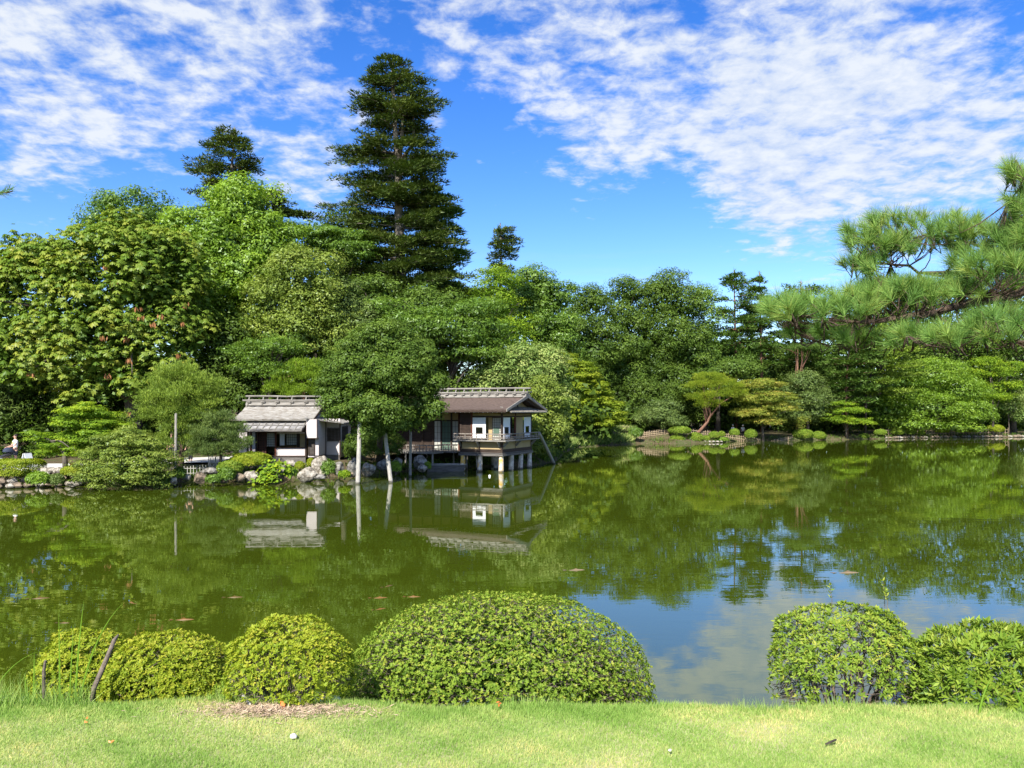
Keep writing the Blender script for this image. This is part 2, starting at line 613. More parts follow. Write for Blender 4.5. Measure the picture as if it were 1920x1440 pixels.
# ------------------------------------------------------------------ crowns
def lobe_points(lobes, m, r, shell=(0.72, 1.03), lump=0.16, flip=True):
    """clump centres spread over the skin of a union of ellipsoids; lobes: rows of cx,cy,cz,rx,ry,rz"""
    L = np.asarray(lobes, float)
    area = (L[:, 3] * L[:, 5]) ** 1.0
    pick = r.choice(len(L), size=m * 3, p=area / area.sum())
    d = rdir(m * 3, r)
    if flip:
        d[:, 2] = np.where(d[:, 2] < -0.55, -d[:, 2], d[:, 2])
    d[:, 1] = np.where((d[:, 1] > 0.35) & (r.rand(m * 3) < 0.6), -d[:, 1], d[:, 1])   # the unseen far side is thinner
    rad = shell[0] + (shell[1] - shell[0]) * r.rand(m * 3) ** 0.6 + 0.10 * (r.rand(m * 3) < 0.10)
    c = L[pick, :3]
    q = L[pick, 3:]
    P = c + d * q * rad[:, None]
    P = P + 1.5 * lump * q * np.stack([fnoise(P[:, 2], P[:, 1], 0.9), fnoise(P[:, 0], P[:, 2], 0.8), fnoise(P[:, 0], P[:, 1], 0.9)], 1)
    ok = np.ones(len(P), bool)
    for j in range(len(L)):
        e = (P - L[j, :3]) / L[j, 3:]
        ok &= ~((np.sum(e * e, 1) < 0.42) & (pick != j))
    idx = np.nonzero(ok)[0][:m]
    return P[idx], d[idx]


STY = {
    # rc clump radius, flat, L leaf length, asp width/length, up normal bias
    'broad': dict(rc=0.95, flat=0.70, L=0.185, asp=0.62, up=0.30, droop=0.2),
    'round': dict(rc=0.70, flat=0.66, L=0.155, asp=0.60, up=0.30, droop=0.1),
    'maple': dict(rc=0.85, flat=0.24, L=0.17, asp=0.60, up=0.6, droop=0.15, vj=0.12),
    'layer': dict(rc=0.85, flat=0.32, L=0.20, asp=0.50, up=0.5, droop=0.0, vj=0.14),
    'pine': dict(rc=0.46, flat=0.50, L=0.19, asp=0.20, up=0.2, droop=-1.0, vj=0.13),
    'feather': dict(rc=1.15, flat=0.34, L=0.24, asp=0.32, up=0.5, droop=0.35),
}


def crown_mesh(lobes, style, n, r, scale=1.0, fill=0.18, flip=True, cover=1.42, **ov):
    """lobes > rounded clumps on their skin > leaves on each clump, turned the way the clump faces"""
    s = dict(STY[style])
    s.update(ov)
    rc = s['rc'] * scale
    L = np.asarray(lobes, float)
    area = (4 * PI * 0.62 * (L[:, 3] * L[:, 5] + L[:, 3] * L[:, 4] + L[:, 4] * L[:, 5]) / 3).sum()
    m = int(np.clip(cover * area / (PI * rc * rc * max(0.45, s['flat'])), 14, n / 24))
    cp, cd = lobe_points(lobes, m, r, flip=flip, lump=0.14 if s['flat'] > 0.5 else 0.06)
    m = len(cp)
    if 'vj' in s:
        cp = cp + r.normal(size=cp.shape) * s['vj'] * np.array([1.5, 1.5, 1.0])
    crad = rc * (0.50 + 0.95 * r.rand(m) ** 1.3)
    ct = r.rand(m)
    w = crad ** 2
    per = np.maximum(8, (n * (1 - fill) * w / w.sum()).astype(int))
    idx = np.repeat(np.arange(m), per)
    d = rdir(len(idx), r)
    d[:, 2] += 0.22
    d = unit(d)
    ph = r.rand(m, 3)[idx] * 20
    bump = 1 + 0.22 * np.sin(d[:, 0] * 5 + ph[:, 0]) * np.sin(d[:, 1] * 5 + ph[:, 1]) + 0.16 * np.sin(d[:, 2] * 9 + ph[:, 2] + 3 * d[:, 0])
    P = cp[idx] + d * (crad[idx] * bump * (0.42 + 0.58 * r.rand(len(idx)) ** 0.45))[:, None] * np.array([1, 1, s['flat']])
    nf = int(n * fill)
    pick = r.choice(len(L), size=nf, p=(L[:, 3] * L[:, 5]) / (L[:, 3] * L[:, 5]).sum())
    df = rdir(nf, r)
    Pf = L[pick, :3] + df * L[pick, 3:] * (0.25 + 0.6 * r.rand(nf) ** 0.5)[:, None]
    P = np.concatenate([P, Pf])
    d = np.concatenate([d, df])
    out = np.concatenate([cd[idx], df])
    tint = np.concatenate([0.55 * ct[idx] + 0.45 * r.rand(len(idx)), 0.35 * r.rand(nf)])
    dn = unit(d * np.array([1, 1, 1 / max(0.35, s['flat'])]))
    N = unit(dn * 1.0 + out * 0.25 + np.array([0, 0, s['up']]) + r.normal(size=P.shape) * s.get('nz', 0.30))
    if s['droop'] < 0:
        T = unit(dn * 0.8 + out * 0.2 + np.array([0, 0, -s['droop']]) + r.normal(size=P.shape) * 0.45)
        N = unit(np.cross(T, np.cross(N, T) + 0.5 * r.normal(size=P.shape)))
    else:
        T = tangent(N, r, out * 0.8 + np.array([0, 0, -s['droop']]), 1.0)
    Ls = s['L'] * scale * (0.65 + 0.7 * r.rand(len(P)))
    Ls[len(idx):] *= 1.9
    V = leaf_tris(P, N, T, Ls, Ls * s['asp'] * 1.25)
    return V, tint, cp


def limbs(mb, base, targets, r0, seed=0, sides=6, sag=0.12, frac=0.42):
    """tapered limbs from a point up the trunk to clump centres"""
    rr = random.Random(seed)
    for t in targets:
        t = Vector(t)
        b = Vector(base)
        d = t - b
        p = [b]
        for f in (0.3, 0.6, 0.85, 1.0):
            q = b + d * f
            q += Vector((rr.uniform(-1, 1), rr.uniform(-1, 1), rr.uniform(-0.2, 1.0))) * d.length * 0.07 * (1 - abs(f - 0.5))
            q.z += math.sin(f * PI) * d.length * sag
            p.append(q)
        mb.tube(p, [r0 * x for x in (1, 0.75, 0.5, 0.3, 0.12)], sides, 0.2, seed)


def lob(Y, *rows):
    """rows (px, py, rx_px, ry_px[, dY[, depth factor]]) -> ellipsoids in metres at depth Y"""
    o = []
    for w in rows:
        px, py, rx, rz = w[:4]
        y = Y + (w[4] if len(w) > 4 else 0)
        df = w[5] if len(w) > 5 else 1.0
        c = W(px, py, y)
        rxm = rx / F * y
        o.append((c.x, c.y, c.z, rxm, min(rxm, 4.5) * df, rz / F * y))
    return o


TREE_SEED = [100]


def tree(name, label, Y, lobes, trunk, style='broad', mat='broad', n=22000, scale=1.0, tr=0.25, bark='bark', group=None, nl=9, fill=0.18, cat='tree', **ov):
    """lobes in px rows; trunk: list of (px,py) from the base up (base goes down to the ground)"""
    TREE_SEED[0] += 1
    sd_ = TREE_SEED[0]
    r = np.random.RandomState(sd_)
    Y = far_depth(lobes[0][0], Y)
    if style in ('pine', 'maple', 'layer'):
        fill = min(fill, 0.05)
        q_ = 0.80 if style == 'pine' else 0.80
        lobes = [w[:3] + (w[3] * q_,) + w[4:] for w in lobes]
    L = lob(Y, *lobes)
    pts = [W(q[0], q[1], q[2] if len(q) > 2 else Y) for q in trunk]
    base = pts[0]
    base.z = gz(base.x, base.y) - 0.1
    root = thing(name, label, cat, base, 0, group)
    n = int(n * 1.55)
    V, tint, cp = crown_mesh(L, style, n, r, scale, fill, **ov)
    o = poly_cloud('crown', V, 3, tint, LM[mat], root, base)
    mb = MB()
    k = len(pts)
    mb.tube(pts, [tr * (1.25 if i == 0 else 1 - 0.75 * i / max(1, k - 1)) for i in range(k)], 9, 0.15, sd_)
    if nl:
        sel = r.choice(len(cp), size=min(nl, len(cp)), replace=False)
        for q, j in enumerate(sel):
            f = r.uniform(0.35, 1.0)
            seg = f * (k - 1)
            a = int(min(seg, k - 2))
            b0 = pts[a].lerp(pts[a + 1], seg - a)
            tgt = Vector(cp[j])
            if tgt.z > b0.z - 0.5:
                limbs(mb, b0, [tgt], tr * 0.45, sd_ + q)
    mb.build('trunk', M[bark], root, True, base)
    return root


def copy_thing(o, loc, rz=0.0, s=1.0, label=None):
    c = o.copy()
    C.objects.link(c)
    c.location = loc
    c.rotation_euler = (0, 0, rz)
    c.scale = (s, s, s)
    if label:
        c['label'] = label
    for ch in list(o.children):
        d = ch.copy()
        C.objects.link(d)
        d.parent = c
        for g in ch.children:
            e = g.copy()
            C.objects.link(e)
            e.parent = d
    return c


def fir(name, label, Y, prof, trunk, n=40000, mat='fir', bark='firbark', step=20, tr=0.45, L=0.40, asp=0.34, rc=0.95, group=None, droop=0.10, stems=(), gap=0.15, azn=6, thick=0.20, ragged=0.30, front=0.25, zj=0.40):
    """conifer of flat, separate boughs. prof: rows (py, left px, right px) top to bottom; trunk px from the base up"""
    TREE_SEED[0] += 1
    r = np.random.RandomState(TREE_SEED[0])
    Y = far_depth(trunk[0][0], Y)
    pts = [W(a, b, Y) for a, b in trunk]
    base = pts[0]
    base.z = gz(base.x, base.y) - 0.1
    root = thing(name, label, 'tree', base, 0, group)
    n = int(n * 1.15)
    mb = MB()
    k = len(pts)
    mb.tube(pts, [tr * (1 - 0.86 * i / (k - 1)) for i in range(k)], 10, 0.12, 3)
    for st in stems:
        q = [W(a, b, Y) for a, b in st[0]]
        mb.tube(q, [st[1] * (1 - 0.75 * i / (len(q) - 1)) for i in range(len(q))], 7, 0.12, 4)
    tx = np.array([p.x for p in pts])
    tz = np.array([p.z for p in pts])
    Pc, Dc, Kc, Tc = [], [], [], []
    pl = np.array(prof, float)
    py = prof[0][0] + 16
    a0 = r.rand() * 6
    while py < prof[-1][0]:
        z0 = Z_(py, Y)
        lx = np.interp(py, pl[:, 0], pl[:, 1])
        rx = np.interp(py, pl[:, 0], pl[:, 2])
        x0 = float(np.interp(z0, tz, tx))
        full = (X_(rx, Y) - X_(lx, Y)) / 2
        for j in range(azn):
            a0 += 2 * PI / azn + 0.33 + r.uniform(-0.2, 0.2)
            ca, sa = math.cos(a0), math.sin(a0)
            if r.rand() < (gap if sa > -0.55 else max(gap, front)):
                continue
            lim = max(0.2, (X_(rx, Y) - x0) if ca > 0 else (x0 - X_(lx, Y)))
            ln = (abs(ca) * lim + (1 - abs(ca)) * full * 0.85) * (1.13 - ragged * r.rand() ** 1.3)
            ln = max(ln, 0.35)
            b0 = Vector((x0, Y, z0 - 0.10 * ln + r.uniform(-zj, zj) * step / F * Y))
            rise = r.uniform(0.10, 0.30)
            bt = r.rand()
            nn = max(1, int(ln / (rc * 0.62)))

            def at(f):
                return b0 + Vector((ca * ln * f, sa * ln * f, ln * (rise * f - (rise + droop) * f * f + 0.08 * f ** 6)))
            for i in range(nn):
                f = (i + 0.75) / nn
                if f < 0.30 and nn > 2 and r.rand() < 0.8:
                    continue
                wv = rc * (0.55 + 0.55 * math.sin(PI * min(1, f * 0.8 + 0.18))) * r.uniform(0.75, 1.25)
                lobes_ = 2 if wv > rc * 0.8 and nn > 1 else 1
                for q in range(lobes_):
                    c = at(f) + Vector((-sa, ca, 0)) * (r.uniform(0.25, 0.75) * wv * (1 if q else -1) if lobes_ == 2 else r.uniform(-0.2, 0.2) * wv)
                    c.z += r.uniform(-0.10, 0.16) * rc
                    Pc.append(c)
                    Dc.append((ca, sa, 0.10))
                    Kc.append(wv * 0.72)
                    Tc.append(0.6 * bt + 0.4 * r.rand())
            mb.tube([b0, at(0.4), at(0.85)], [0.04 + tr * 0.08, 0.045, 0.015], 4)
        py += step * (0.7 + 0.6 * r.rand())
    # leading shoot
    top = pts[-1] - Vector((0, 0, 0.3))
    for q in range(5):
        Pc.append(top - Vector((0, 0, q * 0.28)))
        Dc.append((0, 0, 1))
        Kc.append(0.12 + 0.12 * q)
        Tc.append(r.rand())
    cp = np.array([tuple(p) for p in Pc])
    cd = unit(np.array(Dc, float))
    cr = np.array(Kc)
    w = cr ** 2
    per = np.maximum(6, (n * w / w.sum()).astype(int))
    idx = np.repeat(np.arange(len(cp)), per)
    q = rdir(len(idx), r)
    q[:, 2] = np.where(r.rand(len(q)) < 0.6, np.abs(q[:, 2]), q[:, 2])
    P = cp[idx] + q * (cr[idx] * r.rand(len(idx)) ** 0.45)[:, None] * np.array([1, 1, 0.0]) + np.stack([0 * q[:, 0], 0 * q[:, 0], q[:, 2] * thick * (1.0 + 0.4 * cr[idx])], 1)
    T = unit(cd[idx] * 0.55 + q * np.array([0.8, 0.8, 0.3]) + r.normal(size=P.shape) * np.array([0.45, 0.45, 0.25]) + np.array([0, 0, 0.16]))
    N = unit(np.array([0, 0, 0.75]) + q * np.array([0.6, 0.6, 0.9]) + r.normal(size=P.shape) * 0.32)
    Ls = L * (0.6 + 0.7 * r.rand(len(P)))
    V = leaf_tris(P, N, T, Ls, Ls * asp)
    poly_cloud('crown', V, 3, 0.55 * np.array(Tc)[idx] + 0.45 * r.rand(len(idx)), LM[mat], root, base)
    mb.build('trunk', M[bark], root, True, base)
    return root


def L3(L):
    return (L[:, 3] * L[:, 5] + L[:, 3] * L[:, 4] + L[:, 4] * L[:, 5]) / 3


def chestnut(label, Y, lobes, trunk, n=10000):
    """horse chestnut: drooping palmate leaves of seven leaflets"""
    r = np.random.RandomState(55)
    L = np.array(lob(Y, *lobes))
    pts = [W(a, b, Y) for a, b in trunk]
    base = pts[0]
    base.z = gz(base.x, base.y) - 0.1
    root = thing('chestnut_tree', label, 'tree', base)
    rc = 1.05
    area = (4 * PI * 0.62 * L3(L)).sum()
    m = int(1.25 * area / (PI * rc * rc * 0.7))
    cp, cd = lobe_points(L, m, r, (0.80, 1.0), 0.12)
    m = len(cp)
    crad = rc * (0.55 + 0.8 * r.rand(m))
    per = np.maximum(4, (n * crad ** 2 / (crad ** 2).sum()).astype(int))
    idx = np.repeat(np.arange(m), per)
    d0 = rdir(len(idx), r)
    d0[:, 2] += 0.35
    d0 = unit(d0)
    P0 = cp[idx] + d0 * (crad[idx] * (0.55 + 0.45 * r.rand(len(idx)) ** 0.5))[:, None] * np.array([1, 1, 0.62])
    inner, ind = lobe_points(L, n // 6, r, (0.35, 0.78), 0.1)
    P0 = np.concatenate([P0, inner])
    dd = np.concatenate([unit(d0 + 0.3 * cd[idx]), ind])
    N0 = unit(dd * 0.95 + np.array([0, 0, 0.75]) + r.normal(size=P0.shape) * 0.2)
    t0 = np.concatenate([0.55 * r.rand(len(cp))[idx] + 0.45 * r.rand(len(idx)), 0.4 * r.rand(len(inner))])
    # inner leaves get darker tints: the crown's interior shade put into colour
    T0 = tangent(N0, r)
    B0 = unit(np.cross(N0, T0))
    size = 0.33 * (0.75 + 0.5 * r.rand(len(P0)))
    Vs, ts = [], []
    for k in range(7):
        a = k * 2 * PI / 7
        ln = size * (1.0 if k % 2 else 0.85) * (0.9 + 0.2 * r.rand(len(P0)))
        dr = 0.62 + 0.25 * r.rand(len(P0))
        rad = T0 * math.cos(a) + B0 * math.sin(a)
        T = unit(rad - np.array([0, 0, 1.0]) * dr[:, None])
        N = unit(N0 + rad * 0.6)
        Vs.append(leaf_quads(P0, N, T, ln, ln * 0.36, 0.66, 0.08))
        ts.append(t0)
    core, cdn = lobe_points(L, 14000, r, (0.10, 0.80), 0.05)
    core = core + 0.4 * r.normal(size=core.shape)
    Nc = unit(np.array([0, -0.3, 1.0]) + 0.6 * r.normal(size=core.shape))
    Vs.append(leaf_quads(core, Nc, tangent(Nc, r), 0.36 * (0.6 + r.rand(len(core))), np.full(len(core), 0.22)))
    ts.append(0.25 * r.rand(len(core)))  # core leaves darkest, painting shade deep in the crown
    V = np.concatenate(Vs)
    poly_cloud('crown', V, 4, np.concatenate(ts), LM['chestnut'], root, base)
    mb = MB()
    k = len(pts)
    mb.tube(pts, [0.62 * (1.15 if i == 0 else 1 - 0.7 * i / (k - 1)) for i in range(k)], 10, 0.15, 9)
    for q, j in enumerate(r.choice(len(cp), size=26, replace=False)):
        f = r.uniform(0.3, 0.95) * (k - 1)
        a = int(min(f, k - 2))
        limbs(mb, pts[a].lerp(pts[a + 1], f - a), [cp[j]], 0.22, q)
    mb.build('trunk', M['bark'], root, True, base)
    # withered brown bunches hanging in the crown
    for (px, py) in [(198, 500), (214, 527), (258, 575), (265, 592), (303, 590), (347, 568), (344, 604), (193, 630), (238, 631), (287, 605), (332, 664), (241, 673), (60, 698), (202, 702), (240, 772), (150, 485)]:
        cands = np.abs(cp[:, 0] - X_(px, Y)) + np.abs(cp[:, 2] - Z_(py, Y)) + (cp[:, 1] - Y) * 0.35
        c = cp[int(np.argmin(cands))] + np.array([0, -0.35, 0.0])
        c = np.array([X_(px, c[1]), c[1], Z_(py, c[1])])
        nn = 9
        Q = c + r.normal(size=(nn, 3)) * np.array([0.10, 0.08, 0.05])
        T = unit(r.normal(size=(nn, 3)) * 0.25 + np.array([0, 0, -1.0]))
        N = unit(r.normal(size=(nn, 3)) + np.array([0, -1.0, 0]))
        poly_cloud('withered_leaves', leaf_quads(Q, N, T, 0.30 + 0.1 * r.rand(nn), np.full(nn, 0.10)), 4, r.rand(nn), LM['withered'], root, base)
    return root

# ------------------------------------------------------------------ trees of the left half
chestnut('huge chestnut tree with drooping fingered leaves and brown withered bunches, left of the small pine', 53,
         [(60, 600, 110, 130), (95, 545, 95, 95), (235, 520, 120, 105), (285, 600, 95, 110), (180, 620, 120, 130), (320, 650, 75, 85), (330, 510, 60, 80), (100, 680, 120, 80), (240, 720, 120, 60), (-40, 640, 90, 120)],
         [(255, 860), (252, 780), (236, 700), (215, 610), (210, 520)])
tree('broadleaf_tree', 'airy light green treetop showing above the chestnut crown', 64, [(255, 420, 70, 55), (215, 440, 55, 45), (310, 440, 45, 50), (300, 530, 70, 90)], [(280, 800), (275, 600), (262, 420)], 'broad', 'broad', 15000, 1.0, 0.35)
tree('broadleaf_tree', 'tallest bright green leafy tree, in front of the small fir', 60,
     [(455, 400, 62, 55), (440, 460, 85, 70), (400, 520, 75, 80), (470, 530, 80, 70), (360, 460, 45, 60), (420, 610, 75, 80), (350, 560, 45, 70), (500, 470, 50, 60)],
     [(440, 850), (438, 700), (445, 560), (450, 430)], 'broad', 'bright', 38000, 1.05, 0.4, nl=14)
tree('camphor_tree', 'round pale green tree right of the tallest leafy tree', 56,
     [(565, 530, 75, 60), (520, 580, 60, 60), (600, 590, 65, 60), (555, 630, 75, 45), (640, 640, 40, 50)],
     [(560, 850), (560, 720), (562, 560)], 'round', 'pale', 26000, 1.0, 0.35)
tree('evergreen_tree', 'dull olive rounded tree between the pale tree and the giant fir', 57, [(640, 575, 45, 55), (660, 610, 50, 50)], [(645, 850), (645, 700), (642, 580)], 'round', 'grey', 10000, 0.85, 0.25)
tree('broadleaf_tree', 'flat topped green tree behind the round pale tree', 63, [(570, 450, 60, 32), (620, 455, 45, 25), (540, 490, 50, 40), (660, 470, 45, 45)], [(590, 820), (590, 640), (585, 460)], 'layer', 'broad', 15000, 0.9, 0.3)
tree('evergreen_tree', 'shadowy open tree left of the fir trunk', 70, [(655, 440, 48, 45), (640, 500, 45, 50), (690, 520, 60, 60)], [(650, 800), (655, 620), (655, 450)], 'broad', 'dark', 12000, 1.05, 0.3)
fir('fir_tree', 'small dark fir rising behind the bright leafy tree', 78, [(238, 415, 455), (262, 385, 470), (292, 355, 500), (330, 345, 470), (370, 345, 450), (400, 350, 460), (470, 360, 480)],
    [(432, 800), (430, 560), (428, 400), (435, 310), (440, 238)], 22000, 'fir', step=15, tr=0.35, L=0.36, rc=0.75, gap=0.15, thick=0.17)
fir('fir_tree', 'broken topped fir with long bare right branch, beside the bright leafy tree', 76, [(350, 485, 500), (362, 480, 545), (385, 485, 600), (412, 490, 590), (440, 490, 560)],
    [(500, 800), (498, 560), (496, 440), (492, 345)], 8000, 'fir', step=13, tr=0.3, L=0.38, rc=0.6, gap=0.30)
fir('fir_tree', 'giant fir towering above all the other trees, with bare trunk showing', 66,
    [(116, 690, 760), (140, 672, 800), (165, 665, 812), (190, 650, 860), (212, 660, 835), (240, 690, 800), (262, 655, 830), (290, 612, 845), (318, 630, 850), (345, 620, 855), (378, 603, 868), (400, 625, 865), (440, 640, 880), (480, 640, 880), (520, 625, 905), (560, 650, 915)],
    [(757, 700), (756, 600), (751, 500), (748, 400), (745, 300), (738, 200), (735, 120)], 105000, 'fir', step=22, tr=0.62, L=0.31, rc=0.95, gap=0.10, azn=9, ragged=0.44, thick=0.18, droop=0.06, front=0.42, zj=0.45,
    stems=[([(749, 300), (755, 240), (754, 180)], 0.22), ([(752, 300), (775, 270), (776, 190)], 0.20), ([(750, 345), (775, 350), (792, 380)], 0.16)])
fir('fir_tree', 'lower fir standing just behind the giant fir on its right', 70,
    [(330, 770, 830), (370, 755, 855), (430, 770, 872), (480, 780, 885), (540, 790, 900), (590, 790, 930)], [(835, 760), (830, 560), (822, 420), (815, 330)], 19000, 'firgreen', step=27, tr=0.3, L=0.4, rc=0.95, gap=0.1)
fir('cedar_tree', 'slim tufted conifer standing alone right of the giant fir', 80,
    [(418, 925, 950), (436, 912, 975), (462, 925, 982), (480, 920, 968), (505, 915, 968), (540, 905, 960), (580, 900, 965), (640, 890, 975)], [(935, 780), (937, 600), (940, 500), (938, 418)], 17000, 'fir', step=12, thick=0.24, ragged=0.5, tr=0.28, L=0.33, rc=0.65, gap=0.22)
tree('broadleaf_tree', 'feathery green tree in front of the giant fir, above the pavilion', 59,
     [(850, 620, 75, 48), (905, 610, 55, 45), (780, 640, 70, 55), (880, 660, 65, 30), (720, 600, 60, 40)], [(840, 860), (842, 740), (848, 640)], 'feather', 'broad', 24000, 0.85, 0.28, bark='darkbark', nl=16)
tree('evergreen_tree', 'shaded evergreen at the foot of the giant fir', 62, [(700, 570, 55, 45), (800, 580, 70, 40), (740, 620, 70, 50)], [(742, 860), (745, 700), (748, 600)], 'broad', 'mid', 14000, 0.9, 0.25)
tree('evergreen_tree', 'yellowish evergreen half hidden behind the feathery tree', 66, [(930, 560, 50, 60), (900, 640, 60, 60), (960, 640, 50, 50), (860, 700, 70, 50)], [(920, 850), (920, 700), (928, 580)], 'feather', 'maplegreen', 13000, 0.9, 0.25)
tree('blossom_tree', 'cream and light green tree behind the pavilion ridge', 60, [(985, 700, 75, 48), (935, 715, 55, 35), (1030, 694, 38, 36), (1000, 755, 70, 40)], [(985, 860), (980, 780), (975, 710)], 'broad', 'blossom', 22000, 0.85, 0.18, nl=14)
tree('camphor_tree', 'grey green leafy tree leaning over the water right of the pavilion', 57, [(1022, 752, 40, 44), (1010, 800, 40, 38), (1045, 800, 25, 28), (1000, 840, 30, 14)], [(1000, 880), (1008, 830), (1022, 770)], 'round', 'pale', 14000, 0.8, 0.12)
tree('maple_tree', 'large yellow green maple arching over the pond right of the pavilion', 79, [(1075, 700, 40, 30), (1095, 735, 50, 35), (1120, 770, 50, 30), (1080, 780, 40, 40), (1140, 790, 30, 18), (1050, 680, 25, 20)],
     [(1088, 828), (1080, 800), (1076, 760), (1078, 710)], 'maple', 'maple', 30000, 1.05, 0.2, nl=14)

# understorey on the left
tree('evergreen_tree', 'deep green tree filling the shade behind the left teahouse', 56, [(470, 690, 60, 55), (430, 650, 60, 50), (530, 660, 50, 40), (400, 720, 60, 50), (480, 750, 70, 40)], [(470, 860), (470, 760), (468, 690)], 'broad', 'dark', 15000, 1.0, 0.22)
tree('layered_tree', 'light green layered boughs over the left teahouse roof', 53, [(520, 655, 62, 22), (480, 690, 38, 20), (560, 690, 40, 14), (520, 700, 60, 18), (450, 665, 28, 14)], [(500, 860), (502, 760), (512, 670)], 'layer', 'broad', 9000, 0.62, 0.16)
tree('pine_tree', 'vivid green cloud pruned pine behind the teahouse roof', 52, [(575, 688, 30, 14), (548, 706, 38, 14), (590, 712, 40, 16), (530, 728, 32, 14), (575, 735, 42, 16)], [(565, 860), (566, 780), (570, 700)], 'pine', 'pinebright', 16000, 0.62, 0.14, bark='redbark')
tree('evergreen_tree', 'big round clipped evergreen propped on poles over the water', 43,
     [(722, 640, 52, 34), (680, 668, 52, 34), (765, 672, 50, 36), (718, 700, 88, 50), (650, 712, 46, 34), (796, 722, 36, 34), (636, 738, 40, 26), (805, 762, 32, 26), (700, 765, 88, 34), (676, 782, 28, 18), (755, 792, 44, 18), (700, 806, 40, 16), (614, 728, 22, 18)],
     [(715, 875, 49.0), (712, 840, 48.0), (715, 790, 45.5), (718, 700, 43.5)], 'round', 'mid', 60000, 0.72, 0.26, nl=20, bark='darkbark', fill=0.22)
tree('pine_tree', 'rounded bright pruned pine on the left shore, held by one pole', 43,
     [(340, 700, 42, 16), (315, 722, 42, 18), (375, 722, 38, 18), (340, 742, 60, 18), (290, 752, 28, 20), (388, 752, 28, 18), (320, 775, 52, 18), (280, 778, 20, 18), (368, 778, 36, 16), (345, 800, 40, 12), (330, 825, 34, 12), (365, 822, 34, 14)],
     [(338, 885), (341, 850), (342, 800), (338, 745), (342, 705)], 'pine', 'pine', 34000, 0.62, 0.17, bark='pinebark', nl=14)
tree('pine_tree', 'darker low pine in front of the left teahouse corner', 42.5, [(410, 785, 28, 14), (432, 808, 26, 14), (395, 815, 36, 16), (440, 832, 26, 12), (405, 842, 42, 13), (380, 830, 24, 12)],
     [(410, 885), (414, 855), (408, 800)], 'pine', 'grey', 15000, 0.6, 0.10, bark='darkbark', nl=9)
tree('maple_tree', 'small yellow green maple at the left path', 42.5, [(160, 775, 34, 18), (145, 795, 38, 18), (190, 800, 38, 20), (165, 822, 50, 18), (210, 820, 24, 18), (130, 840, 20, 10)],
     [(190, 880), (186, 850), (170, 810), (160, 780)], 'maple', 'maplegreen', 15000, 0.6, 0.09, nl=10)
tree('maple_tree', 'crooked little maple leaning left over the stone wall', 41, [(75, 818, 18, 6), (98, 838, 18, 10), (100, 850, 20, 6), (140, 848, 22, 8)],
     [(125, 880), (122, 862), (120, 848), (112, 838), (98, 828), (82, 820)], 'maple', 'maplegreen', 3200, 0.42, 0.15, nl=5, bark='bark')
tree('spreading_bush', 'silvery green spreading bush hanging to the water on the left shore', 39.6, [(250, 812, 34, 12, 0.8), (225, 828, 46, 13, 0.2), (275, 832, 40, 14, 0.4), (210, 850, 44, 14, -0.3), (262, 858, 54, 15, -0.2), (300, 868, 24, 16, 0), (195, 872, 44, 14, -0.5), (245, 882, 62, 16, -0.4), (180, 893, 34, 9, -0.5), (225, 899, 56, 10, -0.4), (285, 893, 30, 12, -0.2)],
     [(238, 905), (240, 880), (242, 840)], 'layer', 'pale', 26000, 0.48, 0.10, nl=10, cat='bush', flip=False)
tree('evergreen_tree', 'dark tree mass behind the person with the pram', 56, [(30, 740, 90, 50), (110, 760, 80, 50), (60, 800, 80, 40), (-40, 780, 80, 60), (190, 780, 80, 50)], [(90, 860), (90, 800), (85, 740)], 'feather', 'dark', 19000, 0.9, 0.25)
tree('evergreen_tree', 'shaded pine with drooping boughs at the left edge', 54, [(10, 720, 60, 50), (15, 770, 60, 40), (-30, 690, 60, 60)], [(-10, 860), (0, 780), (5, 700)], 'feather', 'grey', 9000, 0.9, 0.2)
tree('evergreen_tree', 'shaded evergreen behind the rounded pine', 58, [(330, 760, 70, 60), (280, 800, 80, 50), (380, 800, 60, 50)], [(330, 860), (330, 800), (330, 750)], 'broad', 'dark', 12000, 1.0, 0.25)
tree('evergreen_tree', 'dim evergreen behind the lattice wall of the veranda', 61, [(700, 720, 80, 60), (780, 700, 70, 50), (620, 760, 60, 50), (860, 760, 70, 40)], [(740, 860), (740, 780), (738, 720)], 'broad', 'dark', 12000, 1.1, 0.25)

# ------------------------------------------------------------------ trees of the far bank
far = 'tall trees of the far bank'
tree('broadleaf_tree', 'spreading leafy tree just right of the slim conifer', 88, [(1005, 535, 40, 26), (980, 565, 40, 34), (1040, 560, 38, 34), (1010, 610, 55, 40), (1045, 640, 45, 45)], [(1010, 835), (1010, 700), (1008, 560)], 'broad', 'broad', 20000, 1.15, 0.35, bark='darkbark', nl=18, group=far)
tree('broadleaf_tree', 'low domed tree between the spreading tree and the twin topped oak', 94, [(1105, 570, 40, 32), (1090, 620, 50, 42), (1120, 660, 50, 50), (1100, 720, 45, 50)], [(1105, 835), (1105, 700), (1105, 590)], 'broad', 'mid', 18000, 1.15, 0.32, bark='darkbark', group=far)
tree('oak_tree', 'narrow oak with a small rounded head left of the tallest far tree', 98, [(1175, 548, 32, 26), (1165, 590, 42, 40), (1185, 640, 45, 50), (1160, 700, 50, 50)], [(1178, 832), (1178, 700), (1176, 560)], 'broad', 'mid', 18000, 1.15, 0.32, bark='darkbark', group=far)
tree('oak_tree', 'tallest broad tree of the far bank, at the middle of the row', 100, [(1250, 538, 38, 30), (1225, 570, 42, 40), (1285, 575, 38, 38), (1250, 630, 60, 50), (1290, 660, 45, 50), (1215, 690, 45, 45), (1260, 720, 55, 40)], [(1250, 832), (1252, 700), (1252, 560)], 'broad', 'mid', 30000, 1.15, 0.4, bark='darkbark', nl=18, group=far)
